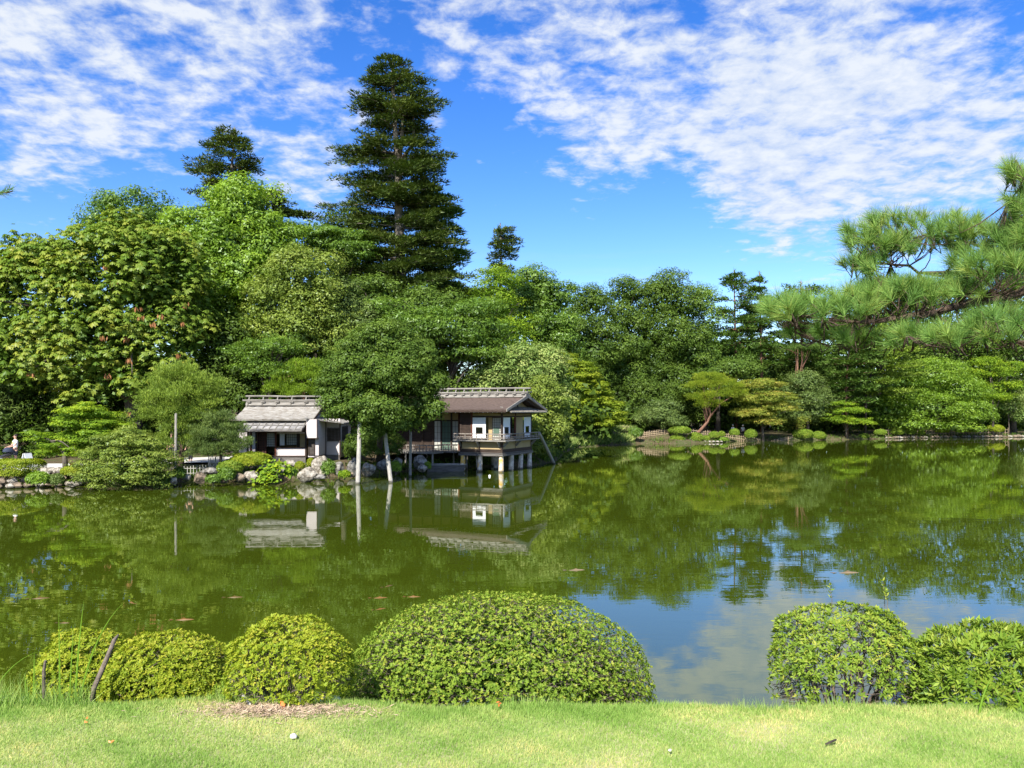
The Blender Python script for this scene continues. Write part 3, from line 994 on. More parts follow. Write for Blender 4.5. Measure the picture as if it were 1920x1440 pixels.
tree('oak_tree', 'thin crowned tree right of the tallest far tree with sky showing through', 102, [(1318, 570, 26, 30), (1325, 620, 32, 40), (1320, 680, 40, 45), (1330, 740, 40, 40)], [(1322, 830), (1322, 700), (1320, 580)], 'broad', 'broad', 12000, 1.1, 0.3, bark='darkbark', group=far)
fir('conifer_tree', 'pointed conifer with two leaders on the far bank, left of the near pine branch', 103, [(506, 1368, 1384), (530, 1350, 1405), (560, 1335, 1412), (600, 1330, 1425), (650, 1330, 1430), (700, 1335, 1430), (750, 1330, 1430)],
    [(1380, 826), (1380, 700), (1378, 600), (1376, 506)], 14000, 'firgreen', step=15, tr=0.3, L=0.5, rc=0.95, gap=0.15, droop=0.03, bark='redbark', group=far)
fir('conifer_tree', 'second pointed conifer, close behind the near pine branch tip', 105, [(510, 1418, 1432), (530, 1405, 1440), (570, 1390, 1440), (620, 1385, 1450), (690, 1380, 1460)],
    [(1428, 826), (1428, 700), (1426, 600), (1424, 510)], 10000, 'firgreen', step=15, tr=0.3, L=0.5, rc=0.95, gap=0.2, droop=0.0, bark='redbark', group=far)
fir('conifer_tree', 'wide topped conifer seen over the middle of the near pine branch', 106, [(526, 1480, 1530), (545, 1455, 1560), (575, 1450, 1565), (620, 1445, 1570), (680, 1450, 1570), (740, 1450, 1570)],
    [(1505, 826), (1505, 700), (1503, 600), (1502, 526)], 15000, 'firgreen', step=15, tr=0.35, L=0.5, rc=0.95, gap=0.15, droop=0.02, bark='redbark', group=far)
fir('fir_tree', 'pointed fir hidden behind the thick of the near pine branch', 112, [(500, 1836, 1844), (530, 1822, 1858), (570, 1808, 1872), (640, 1795, 1885), (720, 1790, 1890)],
    [(1840, 822), (1840, 700), (1840, 600), (1840, 500)], 9000, 'firgreen', step=16, tr=0.3, L=0.5, rc=0.95, gap=0.1, group=far)
tree('broadleaf_tree', 'tall leafy tree behind the two red pines, under the near pine branch', 110, [(1650, 560, 60, 36), (1600, 600, 50, 40), (1700, 580, 55, 40), (1640, 640, 70, 50)], [(1650, 824), (1650, 700), (1650, 580)], 'broad', 'mid', 14000, 1.35, 0.35, bark='darkbark', group=far)
fir('red_pine_tree', 'red trunked pine under the near pine branch, left of the bright cherry tree', 96, [(610, 1590, 1640), (640, 1560, 1665), (680, 1545, 1680), (720, 1550, 1670), (750, 1570, 1650)],
    [(1588, 826), (1586, 740), (1590, 670), (1600, 610)], 14000, 'firgreen', step=15, tr=0.22, L=0.42, rc=0.95, gap=0.25, droop=0.0, bark='redbark', group=far)
fir('red_pine_tree', 'paler red pine with layered boughs right of the other red pine', 97, [(600, 1640, 1700), (640, 1615, 1730), (690, 1600, 1740), (740, 1600, 1730)],
    [(1622, 826), (1624, 740), (1640, 670), (1655, 600)], 11000, 'pine', step=15, tr=0.2, L=0.42, rc=0.95, gap=0.25, droop=0.0, bark='darkbark', group=far)
tree('evergreen_tree', 'very dark evergreen behind the twin red trunks', 108, [(1490, 690, 50, 40), (1470, 740, 50, 50), (1530, 730, 40, 50)], [(1490, 826), (1490, 760), (1490, 690)], 'round', 'dark', 12000, 1.3, 0.3, group=far)
tree('evergreen_tree', 'blue green rounded evergreen beside the orange sprig', 98, [(1510, 725, 34, 30), (1525, 760, 40, 36), (1495, 775, 30, 25)], [(1515, 826), (1515, 780), (1512, 740)], 'round', 'grey', 11000, 1.1, 0.2, group=far)
tree('broadleaf_tree', 'leafy tree closing the far row behind the cherry tree', 110, [(1770, 560, 60, 40), (1760, 610, 90, 50), (1700, 650, 70, 50), (1830, 640, 70, 50), (1780, 690, 90, 50)], [(1760, 826), (1760, 740), (1760, 640)], 'broad', 'mid', 18000, 1.35, 0.35, group=far)
tree('broadleaf_tree', 'shadowed tree at the right edge of the far bank', 108, [(1905, 555, 60, 45), (1890, 610, 70, 60), (1920, 680, 70, 60), (1860, 730, 60, 50), (1960, 640, 70, 80), (1980, 740, 70, 60)], [(1900, 824), (1900, 740), (1900, 640)], 'broad', 'mid', 17000, 1.35, 0.35, group=far)
tree('cherry_tree', 'wide bright green cherry tree on the far right bank', 95, [(1740, 705, 60, 32), (1690, 735, 55, 32), (1790, 735, 55, 30), (1740, 765, 85, 32), (1660, 770, 45, 28), (1815, 775, 45, 26), (1700, 795, 60, 16), (1790, 800, 45, 12)],
     [(1727, 824), (1726, 800), (1735, 760), (1742, 715)], 'broad', 'bright', 34000, 0.95, 0.22, nl=16, flat=0.45)
tree('layered_tree', 'yellow green layered tree at the right end of the cherry tree', 99, [(1840, 680, 30, 10), (1865, 700, 38, 11), (1820, 700, 30, 10), (1875, 725, 42, 11), (1850, 745, 40, 12), (1900, 690, 30, 12)], [(1862, 824), (1862, 760), (1855, 690)], 'layer', 'maplegreen', 9000, 0.9, 0.16)
tree('crape_myrtle_tree', 'sparse small tree with pink tinged tips at the right edge', 94, [(1900, 745, 22, 12), (1885, 765, 25, 14), (1912, 780, 22, 16)], [(1893, 824), (1892, 800), (1890, 770), (1900, 745)], 'broad', 'blossom', 3000, 0.8, 0.08, nl=12)
tree('pine_tree', 'leaning yellow green garden pine with a bent trunk on the far bank', 90, [(1330, 708, 30, 9), (1310, 724, 26, 9), (1355, 722, 34, 10), (1345, 740, 38, 10), (1310, 745, 24, 8), (1330, 758, 28, 8), (1378, 735, 20, 8)],
     [(1303, 828), (1312, 808), (1326, 792), (1332, 778), (1328, 755), (1332, 720)], 'pine', 'maple', 15000, 0.85, 0.24, bark='redbark', nl=9)
tree('maple_tree', 'orange tinged maple beside the leaning garden pine', 92, [(1425, 722, 40, 10), (1440, 745, 50, 12), (1405, 750, 36, 12), (1455, 765, 40, 11), (1410, 775, 40, 12), (1435, 790, 36, 8)],
     [(1431, 828), (1430, 808), (1428, 780), (1428, 735)], 'maple', 'orange', 17000, 0.95, 0.18, nl=10)
tree('maple_tree', 'low flat maple with golden edges left of the cherry tree', 93, [(1575, 758, 28, 5), (1590, 770, 40, 7), (1565, 785, 26, 7), (1600, 790, 36, 8)], [(1588, 826), (1586, 805), (1580, 770)], 'maple', 'maplegreen', 7000, 0.85, 0.12, nl=8)
tree('camellia_tree', 'small rounded glossy tree behind the bamboo fence, left of the clipped domes', 88, [(1242, 768, 30, 16), (1225, 785, 30, 14), (1260, 790, 28, 16)], [(1236, 830), (1238, 808), (1242, 780)], 'round', 'grey', 8000, 0.95, 0.12)
tree('evergreen_tree', 'dark understorey tree behind the camellia', 96, [(1180, 760, 50, 40), (1150, 800, 40, 30), (1220, 750, 50, 40)], [(1182, 832), (1182, 800), (1180, 770)], 'broad', 'dark', 11000, 1.15, 0.2)
tree('evergreen_tree', 'dark understorey tree behind the leaning garden pine', 104, [(1300, 770, 50, 40), (1360, 780, 50, 40), (1410, 760, 50, 50)], [(1340, 830), (1340, 800), (1340, 770)], 'broad', 'dark', 12000, 1.25, 0.2)
tree('evergreen_tree', 'dark understorey tree behind the low golden maple', 104, [(1560, 790, 60, 30), (1620, 770, 50, 40), (1500, 800, 50, 25)], [(1570, 826), (1570, 800), (1568, 780)], 'broad', 'dark', 9000, 1.25, 0.2)
tree('evergreen_tree', 'dark understorey tree between the maple and the far oaks', 82, [(1110, 800, 50, 30), (1060, 790, 40, 35)], [(1100, 838), (1100, 815), (1105, 790)], 'broad', 'dark', 8000, 0.95, 0.15)
tree('ornamental_shrub', 'spindly orange leaved sapling above the paired clipped domes', 91.5, [(1502, 792, 9, 9), (1500, 802, 7, 6)], [(1502, 822), (1502, 808), (1502, 795)], 'broad', 'orange', 500, 0.7, 0.05, nl=5, cat='sapling')
for (a, b, Y, h, r_, m_, lab) in [(1495, 700, 100, 640, 0.24, 'redbark', 'left of two red pine trunks in front of the darkest evergreen'), (1504, 705, 101, 640, 0.22, 'redbark', 'right of two red pine trunks in front of the darkest evergreen')]:
    tree('red_pine_tree', lab, Y, [(a, 630, 30, 10), (a + 12, 655, 34, 9)], [(a + 2, 826), (a, 740), (a + 1, 640)], 'pine', 'firgreen', 4500, 1.1, r_, bark=m_, nl=4)
tree('bare_trunk_tree', 'twin dark trunks standing behind the leaning garden pine', 95, [(1350, 700, 40, 20), (1380, 690, 40, 20)], [(1346, 828), (1347, 770), (1352, 700)], 'broad', 'mid', 5000, 1.1, 0.33, bark='darkbark', nl=6, cat='tree')


def undergrowth():
    """shade-loving ground cover and saplings too thick to count, behind both banks"""
    r = np.random.RandomState(5)
    rows = []
    for (x0, x1, Y, zt, n, k0) in [(-75, 8, 66, 7.0, 700, 1), (-75, -8, 78, 11.0, 700, 1.3), (-44, -17, 53, 2.8, 900, 0.42), (-10, 80, 123, 7.0, 800, 1.2), (-2, 18, 99, 3.5, 160, 1), (0, 100, 134, 15.0, 1900, 1.6)]:
        for _ in range(n):
            x = r.uniform(x0, x1)
            y = Y + r.uniform(-3, 8)
            rows.append((x, y, gz(x, y) + r.uniform(0.0, zt), k0 * r.uniform(0.8, 1.7)))
    rows = np.array(rows)
    k = 30
    idx = np.repeat(np.arange(len(rows)), k)
    d = rdir(len(idx), r)
    P = rows[idx, :3] + d * rows[idx, 3:4] * (r.rand(len(idx)) ** 0.5)[:, None] * np.array([1, 1, 0.7])
    N = unit(d + np.array([0, 0, 0.9]) + 0.5 * r.normal(size=P.shape))
    T = tangent(N, r)
    L = 0.36 * rows[idx, 3] * (0.6 + 0.8 * r.rand(len(P)))
    V = leaf_tris(P, N, T, L, L * 0.8)
    o = poly_cloud('undergrowth', V, 3, 0.6 * r.rand(len(P)), LM['dark'])
    tag(o, 'dark leafy undergrowth filling the wood behind the banks', 'undergrowth', kind='stuff')


undergrowth()

# ------------------------------------------------------------------ teahouse materials
M['thatch'] = surf('grey_shingle_thatch', (0.14, 0.105, 0.075), (0.30, 0.28, 0.245), 2.6, (1, 3.5, 3.5), bump=0.9, bscale=26, c3=(0.43, 0.41, 0.375))
M['barkroof'] = surf('brown_bark_shingle', (0.060, 0.040, 0.032), (0.145, 0.105, 0.085), 5, (1, 2.5, 2.5), bump=0.9, bscale=30)
M['greywood'] = surf('weathered_grey_wood', (0.12, 0.108, 0.092), (0.30, 0.28, 0.245), 5, (0.4, 4, 4), bump=0.5, bscale=20)
M['railwood'] = surf('worn_rail_wood', (0.13, 0.11, 0.09), (0.27, 0.235, 0.20), 6, (2, 2, 2), bump=0.3)
M['darkwood'] = surf('dark_brown_wood', (0.022, 0.015, 0.011), (0.060, 0.040, 0.030), 4, (0.6, 3, 3), bump=0.25)
M['redwood'] = surf('red_brown_wood', (0.070, 0.024, 0.015), (0.125, 0.045, 0.028), 4, (2, 2, 0.6), bump=0.2)
M['greyplank'] = surf('grey_plank', (0.075, 0.068, 0.060), (0.17, 0.155, 0.14), 4, (0.6, 3, 3), bump=0.3)
M['ochre'] = surf('ochre_plaster', (0.34, 0.25, 0.125), (0.42, 0.32, 0.17), 1.5, bump=0.1)
M['plaster'] = surf('pinkish_white_plaster', (0.46, 0.41, 0.40), (0.56, 0.51, 0.50), 1.2, bump=0.08)
M['blind'] = surf('white_paper_blind', (0.76, 0.78, 0.80), (0.84, 0.85, 0.86), 2, (6, 6, 0.5), bump=0.05)
M['shoji'] = surf('shoji_paper', (0.38, 0.38, 0.33), (0.48, 0.48, 0.42), 1, bump=0)
M['greenpaper'] = surf('greenish_screen', (0.07, 0.115, 0.085), (0.10, 0.15, 0.11), 1, bump=0)
M['tatami'] = surf('straw_mat', (0.22, 0.19, 0.10), (0.28, 0.24, 0.13), 8, bump=0.1)
M['pole'] = surf('pale_pole_wood', (0.22, 0.205, 0.175), (0.46, 0.43, 0.38), 6, (4, 4, 0.5), bump=0.4, wet=True)
M['greypole'] = surf('grey_post_wood', (0.15, 0.135, 0.115), (0.30, 0.28, 0.24), 6, (3, 3, 0.5), bump=0.4, wet=True)
M['lead'] = surf('sheet_metal_board', (0.12, 0.115, 0.11), (0.34, 0.33, 0.32), 3, (1.2, 2.5, 2.5), bump=0.3, lo=0.35, hi=0.65)


def pillar_mat():
    m, t, out = newmat('lichen_stone')
    tcn = t.add('ShaderNodeTexCoord')
    n = t.noise(tcn.outputs['Object'], 3.0, 5, 0.6)
    n2 = t.noise(tcn.outputs['Object'], 9.0, 5, 0.6)
    base = t.ramp(n2, [(0.3, (0.36, 0.31, 0.26)), (0.7, (0.75, 0.69, 0.60))])
    amt = t.smooth(n, 0.42, 0.60)
    col = t.mix(amt, base, (0.62, 0.38, 0.07))
    col = wet_line(t, col)
    p = t.add('ShaderNodeBsdfPrincipled')
    p.inputs['Roughness'].default_value = 0.9
    t.l.new(col, p.inputs['Base Color'])
    b = t.add('ShaderNodeBump')
    b.inputs['Strength'].default_value = 0.6
    b.inputs['Distance'].default_value = 0.05
    t.l.new(n2, b.inputs['Height'])
    t.l.new(b.outputs[0], p.inputs['Normal'])
    t.l.new(p.outputs[0], out.inputs[0])
    return m


M['pillar'] = pillar_mat()
M['palestone'] = surf('pale_stone', (0.33, 0.27, 0.22), (0.72, 0.66, 0.58), 5, bump=0.7, bscale=12, wet=True)


def bpart(name, par, mat, *box, bev=0.0):
    return MB().box(*box).build(name, M[mat], par, bev=bev)


def roof_slab(name, par, mat, u0, u1, v0, z0, v1, z1, th, wob=0.0, nu=14, nv=6, seed=1):
    """a thick roof slope over u in (u0,u1) going from the eave (v0,z0) to the ridge (v1,z1), slightly uneven"""
    r = random.Random(seed)
    mb = MB()
    top, bot = [], []
    for j in range(nv + 1):
        for i in range(nu + 1):
            u_ = u0 + (u1 - u0) * i / nu
            f = j / nv
            w = r.uniform(-wob, wob)
            zz = z0 + (z1 - z0) * f - 0.10 * math.sin(PI * f) * (abs(z1 - z0) > 0.5)
            top.append((u_, v0 + (v1 - v0) * f, zz + w))
            bot.append((u_, v0 + (v1 - v0) * f + (0.03 if j == 0 else 0), zz - th))
    n = len(top)
    fs = []
    for j in range(nv):
        for i in range(nu):
            a = j * (nu + 1) + i
            q = (a, a + 1, a + nu + 2, a + nu + 1)
            fs.append(q)
            fs.append(tuple(n + k for k in q[::-1]))
    for i in range(nu):
        fs.append((i, n + i, n + i + 1, i + 1))
        e = nv * (nu + 1) + i
        fs.append((e, e + 1, n + e + 1, n + e))
    for j in range(nv):
        a = j * (nu + 1)
        b = a + nu + 1
        fs.append((a, b, n + b, n + a))
        a += nu
        b += nu
        fs.append((a, n + a, n + b, b))
    mb.add(top + bot, fs)
    return mb.build(name, M[mat], par)


def grid_screen(par, x0, x1, y, z0, z1, nx, nz, paper='shoji', wood='darkwood', axis='u', out=-1, name='shoji_screen', bar=0.018, backing=True):
    """paper screen with a wooden grid; lies along u (axis 'u', at v=y) or along v (axis 'v', at u=y). out = side the bars stand on"""
    def bx(a0, a1, b0, b1, c0, c1):
        return (a0, a1, b0, b1, c0, c1) if axis == 'u' else (b0, b1, a0, a1, c0, c1)
    s = None
    if backing:
        s = MB().box(*bx(x0, x1, y - 0.006, y + 0.006, z0, z1)).build(name, M[paper], par)
    g = MB()
    yo = y + out * 0.012
    fr = bar * 1.8
    g.box(*bx(x0, x0 + fr, yo - 0.02, yo + 0.003, z0, z1)).box(*bx(x1 - fr, x1, yo - 0.02, yo + 0.003, z0, z1))
    g.box(*bx(x0 + fr, x1 - fr, yo - 0.018, yo + 0.001, z0, z0 + fr)).box(*bx(x0 + fr, x1 - fr, yo - 0.018, yo + 0.001, z1 - fr, z1))
    for i in range(1, nx):
        c = x0 + (x1 - x0) * i / nx
        g.box(*bx(c - bar / 2, c + bar / 2, yo - 0.014, yo, z0 + fr, z1 - fr))
    for j in range(1, nz):
        c = z0 + (z1 - z0) * j / nz
        g.box(*bx(x0 + fr, x1 - fr, yo - 0.011, yo - 0.001, c - bar / 2, c + bar / 2))
    return g.build('lattice', M[wood], s if s else par)


def log(name, par, p, q, r0, mat='greywood', seed=0, sides=8):
    p, q = Vector(p), Vector(q)
    rr = random.Random(seed)
    pts = [p.lerp(q, i / 6) + Vector((0, 0, rr.uniform(-1, 1) * r0 * 0.25)) for i in range(7)]
    return MB().tube(pts, [r0 * rr.uniform(0.9, 1.1) for _ in pts], sides, 0.08, seed).build(name, M[mat], par, True)


def ridge_set(par, u0, u1, v, z, n, seed=3):
    """shingle ridge cap held down by cross pieces and long logs"""
    mb = MB()
    mb.prism([(u0, v - 0.42, z - 0.13), (u0, v - 0.34, z + 0.05), (u0, v, z + 0.16), (u0, v + 0.34, z + 0.05), (u0, v + 0.42, z - 0.13)], (u1 - u0, 0, 0))
    mb.build('ridge_cap', M['greywood'], par)
    log('ridge_log', par, (u0 - 0.22, v - 0.30, z + 0.20), (u1 + 0.12, v - 0.30, z + 0.20), 0.055, seed=seed)
    log('ridge_log', par, (u0 - 0.15, v + 0.30, z + 0.20), (u1 + 0.12, v + 0.30, z + 0.20), 0.055, seed=seed + 1)
    log('ridge_log', par, (u0 - 0.10, v - 0.07, z + 0.46), (u1 + 0.20, v - 0.07, z + 0.46), 0.060, seed=seed + 2)
    log('ridge_log', par, (u0 - 0.05, v + 0.09, z + 0.45), (u1 + 0.16, v + 0.09, z + 0.45), 0.050, seed=seed + 3)
    for i in range(n):
        u_ = u0 + 0.2 + (u1 - u0 - 0.4) * i / (n - 1)
        c = MB()
        c.prism([(u_ - 0.09, v - 0.45, z - 0.06), (u_ - 0.09, v - 0.10, z + 0.42), (u_ - 0.09, v - 0.02, z + 0.42), (u_ - 0.09, v - 0.36, z - 0.06)], (0.07, 0, 0))
        c.prism([(u_ + 0.02, v + 0.45, z - 0.06), (u_ + 0.02, v + 0.10, z + 0.42), (u_ + 0.02, v + 0.02, z + 0.42), (u_ + 0.02, v + 0.36, z - 0.06)][::-1], (0.07, 0, 0))
        c.box(u_ - 0.13, u_ + 0.13, v - 0.46, v - 0.28, z + 0.06, z + 0.13)
        c.build('ridge_brace', M['greywood'], par)


def railing(par, pts, z0, z1, n_each, mat='railwood', r=0.028):
    """railing through plan points: three rails and posts"""
    for a, b, n in zip(pts[:-1], pts[1:], n_each):
        a, b = Vector((a[0], a[1], 0)), Vector((b[0], b[1], 0))
        d = (b - a).normalized()
        nrm = Vector((-d.y, d.x, 0))
        h = z1 - z0
        for k, (z, t) in enumerate([(z1, r * 1.15), (z0 + h * 0.52, r * 0.7), (z0 + 0.10, r * 0.9)]):
            e0, e1 = a - d * (0.06 if k == 0 else 0.0), b + d * (0.06 if k == 0 else 0.0)
            z += 0.004 * (abs(d.x) > 0.5)
            MB().prism([e0 - nrm * t + Vector((0, 0, z - t)), e0 + nrm * t + Vector((0, 0, z - t)), e0 + nrm * t + Vector((0, 0, z + t)), e0 - nrm * t + Vector((0, 0, z + t))], e1 - e0).build('rail', M[mat], par)
        for i in range(n + 1):
            p = a.lerp(b, i / n)
            top = z1 - 0.02 if i % 2 == 0 else z0 + h * 0.52
            t = r * 0.8
            MB().box(p.x - t, p.x + t, p.y - t, p.y + t, z0, top).build('railing_post', M[mat], par)


# ------------------------------------------------------------------ the pavilion standing in the pond
A = R(-25)
pav = thing('pavilion', 'wooden pavilion on stone pillars in the pond, with brown roof and white blinds', 'pavilion', (-0.645, 49.2, 0), A)
U0, V1 = -2.96, 4.6
EZ, RZ, VR = 4.0, 4.93, 2.3       # eave height, ridge height, ridge position
rr = random.Random(4)
for i, (uu, vv) in enumerate([(U0 + 0.1, 0.08), (-1.59, 0.08), (-0.08, 0.08), (-0.08, 1.62), (-0.08, 3.12), (-0.08, 4.55), (U0 + 0.1, 2.2), (U0 + 0.1, 4.5), (-1.5, 4.5), (-1.5, 2.3)]):
    hgt = 1.03 if i < 6 else 1.0
    mb = MB()
    lean = rr.uniform(-0.05, 0.05)
    mb.tube([(uu + lean * 1.2, vv, -0.8), (uu + lean, vv, 0.0), (uu + lean * 0.4, vv, 0.45), (uu, vv, 0.8), (uu - lean * 0.3, vv, hgt)], [0.185, 0.175, 0.165, 0.155, 0.145], 9, 0.16, i)
    mb.build('stone_pillar', M['pillar' if i < 3 else 'palestone'], pav, False, bev=0.02)
bpart('base_beam', pav, 'greyplank', U0 - 0.12, 0.12, -0.12, 0.10, 1.03, 1.16)
bpart('base_beam', pav, 'greyplank', -0.10, 0.122, 0.10, V1 + 0.12, 1.032, 1.162)
bpart('base_beam', pav, 'greyplank', U0 - 0.122, U0 + 0.10, 0.10, V1 + 0.12, 1.032, 1.162)
bpart('skirt_board', pav, 'darkwood', U0, 0, -0.03, 0.03, 1.16, 1.46)
bpart('skirt_board', pav, 'darkwood', -0.03, 0.03, 0.03, V1, 1.162, 1.46)
bpart('skirt_rail', pav, 'greyplank', U0 - 0.08, 0.08, -0.09, -0.03, 1.19, 1.235)
bpart('skirt_rail', pav, 'greyplank', 0.03, 0.09, -0.03, V1 + 0.08, 1.19, 1.235)
for a, b in ((U0 + 0.08, -1.66), (-1.54, -0.09)):
    bpart('ochre_panel', pav, 'ochre', a, b, -0.02, 0.02, 1.462, 1.92)
for a, b in ((0.09, 1.95), (2.07, V1 - 0.08)):
    bpart('ochre_panel', pav, 'ochre', -0.02, 0.02, a, b, 1.462, 1.92)
bpart('floor', pav, 'tatami', U0 + 0.05, -0.05, 0.06, V1 - 0.05, 1.94, 2.0)
bpart('rear_wall', pav, 'ochre', U0 + 0.05, U0 + 0.1, 0.1, V1 - 0.1, 2.0, 3.9)
bpart('balcony', pav, 'greyplank', U0 - 0.3, 0.45, -0.45, -0.05, 1.985, 2.055)
bpart('balcony', pav, 'greyplank', 0.05, 0.45, -0.05, V1 + 0.45, 1.985, 2.055)
bpart('balcony_edge', pav, 'greywood', U0 - 0.32, 0.48, -0.482, -0.452, 1.97, 2.065)
bpart('balcony_edge', pav, 'greywood', 0.452, 0.484, -0.45, V1 + 0.47, 1.97, 2.063)
railing(pav, [(U0 - 0.28, -0.42), (0.42, -0.42), (0.42, V1 + 0.42)], 2.06, 2.44, [9, 11])
for (uu, vv, axis) in [(U0 + 0.02, 0, 0), (-1.6, 0, 0), (-0.12, 0, 0), (0, 0.12, 1), (0, 2.01, 1), (0, V1 - 0.05, 1)]:
    mb = MB()
    if axis == 0:
        mb.prism([(uu - 0.04, -0.04, 1.60), (uu - 0.04, -0.12, 1.60), (uu - 0.04, -0.42, 1.90), (uu - 0.04, -0.42, 1.98), (uu - 0.04, -0.32, 1.98), (uu - 0.04, -0.04, 1.74)], (0.08, 0, 0))
    else:
        mb.prism([(0.04, vv + 0.04, 1.60), (0.12, vv + 0.04, 1.60), (0.42, vv + 0.04, 1.90), (0.42, vv + 0.04, 1.98), (0.32, vv + 0.04, 1.98), (0.04, vv + 0.04, 1.74)], (0, -0.08, 0))
    mb.build('bracket', M['greywood'], pav)
for (uu, vv, mm) in [(U0, 0, 'darkwood'), (-2.15, 0, 'redwood'), (-1.60, -0.001, 'darkwood'), (0, 0, 'darkwood'), (0, 2.01, 'redwood'), (0, V1, 'darkwood'), (U0, V1, 'darkwood'), (-1.5, V1, 'darkwood')]:
    lo = 2.0 if mm == 'redwood' or abs(uu + 1.6) < 0.01 else 1.165
    hi = 1.98 if abs(uu + 1.6) < 0.01 else 3.98
    lo = 1.165 if abs(uu + 1.6) < 0.01 else lo
    bpart('post', pav, mm, uu - 0.055, uu + 0.055, vv - 0.055, vv + 0.055, lo, hi)
for nm, b in (('lintel', (U0 + 0.05, -0.05, -0.045, 0.045, 3.50, 3.60)), ('lintel', (-0.045, 0.045, 0.055, V1 - 0.055, 3.50, 3.60))):
    bpart(nm, pav, 'darkwood', *b)
bpart('plaster_band', pav, 'ochre', -2.09, -0.06, -0.015, 0.015, 3.60, 3.88)
bpart('plaster_band', pav, 'darkwood', U0 + 0.06, -2.21, -0.016, 0.014, 3.60, 3.88)
bpart('plaster_band', pav, 'ochre', -0.015, 0.015, 0.06, V1 - 0.06, 3.60, 3.88)
bpart('wall_plate', pav, 'darkwood', U0 - 0.1, 0.6, -0.06, 0.06, 3.882, 3.98)
bpart('wall_plate', pav, 'darkwood', -0.06, 0.06, 0.06, V1 + 0.06, 3.880, 3.978)
grid_screen(pav, U0 + 0.06, -2.21, 0.0, 2.06, 3.50, 6, 12, 'darkwood', 'darkwood', name='lattice_shutter', bar=0.022)


def blind(par, a, b, axis, w0, w1, z0=2.10, z1=3.49, wz0=2.47, wz1=2.86):
    """white panel with a square window hole, slightly outside the wall line"""
    mb = MB()
    f = (lambda x0, x1, z0_, z1_: mb.box(x0, x1, -0.075, -0.060, z0_, z1_)) if axis == 'u' else (lambda x0, x1, z0_, z1_: mb.box(0.060, 0.075, x0, x1, z0_, z1_))
    f(a, w0, z0, z1)
    f(w1, b, z0, z1)
    f(w0, w1, z0, wz0)
    f(w0, w1, wz1, z1)
    o = mb.build('white_blind', M['blind'], par)
    fr = MB()
    g = (lambda x0, x1, z0_, z1_: fr.box(x0, x1, -0.085, -0.052, z0_, z1_)) if axis == 'u' else (lambda x0, x1, z0_, z1_: fr.box(0.052, 0.085, x0, x1, z0_, z1_))
    t = 0.015
    g(w0 - t, w0, wz0 - t, wz1 + t)
    g(w1, w1 + t, wz0 - t, wz1 + t)
    g(w0, w1, wz0 - t, wz0)
    g(w0, w1, wz1, wz1 + t)
    fr.build('window_frame', M['darkwood'], o)


blind(pav, -2.06, -1.12, 'u', -1.82, -1.34)
blind(pav, 0.08, 1.08, 'v', 0.28, 0.82)
blind(pav, 3.30, 4.42, 'v', 3.56, 4.10)
bpart('inner_panel', pav, 'ochre', -1.10, -0.80, 0.30, 0.33, 2.0, 3.5)
grid_screen(pav, -0.80, -0.14, 0.26, 2.03, 3.50, 4, 9, 'shoji', 'darkwood', bar=0.016)
bpart('inner_panel', pav, 'ochre', -0.035, 0.0, 2.07, 3.28, 2.0, 3.50)
bpart('inner_panel', pav, 'greenpaper', -0.72, -0.30, 0.225, 0.235, 2.35, 2.85)
bpart('ceiling', pav, 'darkwood', U0 + 0.1, -0.08, 0.08, V1 - 0.1, 3.72, 3.76)
# roof
roof_slab('roof_slope', pav, 'barkroof', -9.6, 0.75, -0.92, EZ, VR, RZ, 0.10, 0.012, 40, 8, 5)
roof_slab('roof_slope', pav, 'barkroof', -9.6, 0.75, 5.52, EZ, VR + 0.001, RZ, 0.10, 0.012, 40, 8, 6)
bpart('eave_board', pav, 'darkwood', -9.6, 0.70, -0.90, -0.86, EZ - 0.17, EZ - 0.105)
ridge_set(pav, -6.6, 0.82, VR, RZ + 0.02, 12)
for s, ve in ((1, -0.95), (-1, 5.55)):
    MB().prism([(0.755, ve, EZ - 0.12), (0.755, ve, EZ + 0.04), (0.755, VR, RZ + 0.05), (0.755, VR, RZ - 0.15)][::s], (0.07, 0, 0)).build('verge_board', M['greywood'], pav)
    MB().prism([(0.55, ve + 0.15 * s, EZ - 0.22), (0.55, ve + 0.15 * s, EZ - 0.12), (0.55, VR, RZ - 0.17), (0.55, VR, RZ - 0.30)][::s], (0.06, 0, 0)).build('inner_verge_board', M['darkwood'], pav)
MB().prism([(-0.02, 0.1, 3.98), (-0.02, V1 - 0.1, 3.98), (-0.02, VR, 4.72)], (0.04, 0, 0)).build('gable_wall', M['ochre'], pav)
bpart('gable_strut', pav, 'darkwood', 0.02, 0.08, VR - 0.05, VR + 0.05, 3.98, 4.70)
bpart('purlin', pav, 'darkwood', -0.1, 0.74, VR - 0.06, VR + 0.06, 4.64, 4.76)
# pent roof of ribbed boards under the gable
mb = MB()
mb.prism([(0.03, -0.30, 4.10), (0.95, -0.55, 3.80), (0.95, V1 + 0.75, 3.80), (0.03, V1 + 0.4, 4.10)], (0, 0, 0.05))
mb.build('pent_roof', M['greywood'], pav)
for i in range(22):
    v_ = -0.42 + (V1 + 0.98) * i / 21
    MB().prism([(0.05, v_ * 0.95 + 0.05, 4.152), (0.96, v_, 3.852), (0.96, v_ + 0.07, 3.852), (0.05, v_ * 0.95 + 0.12, 4.152)], (0, 0, 0.035)).build('pent_roof_rib', M['greywood'], pav)
for i in range(30):
    u_ = -9.2 + i * 0.33
    bpart('rafter', pav, 'greyplank' if i % 2 else 'darkwood', u_, u_ + 0.05, -0.80, 0.02, EZ - 0.215, EZ - 0.165)
    q = MB().box(u_ + 0.004, u_ + 0.046, -0.815, -0.802, EZ - 0.21, EZ - 0.17).build('rafter_end', M['blind'], pav)
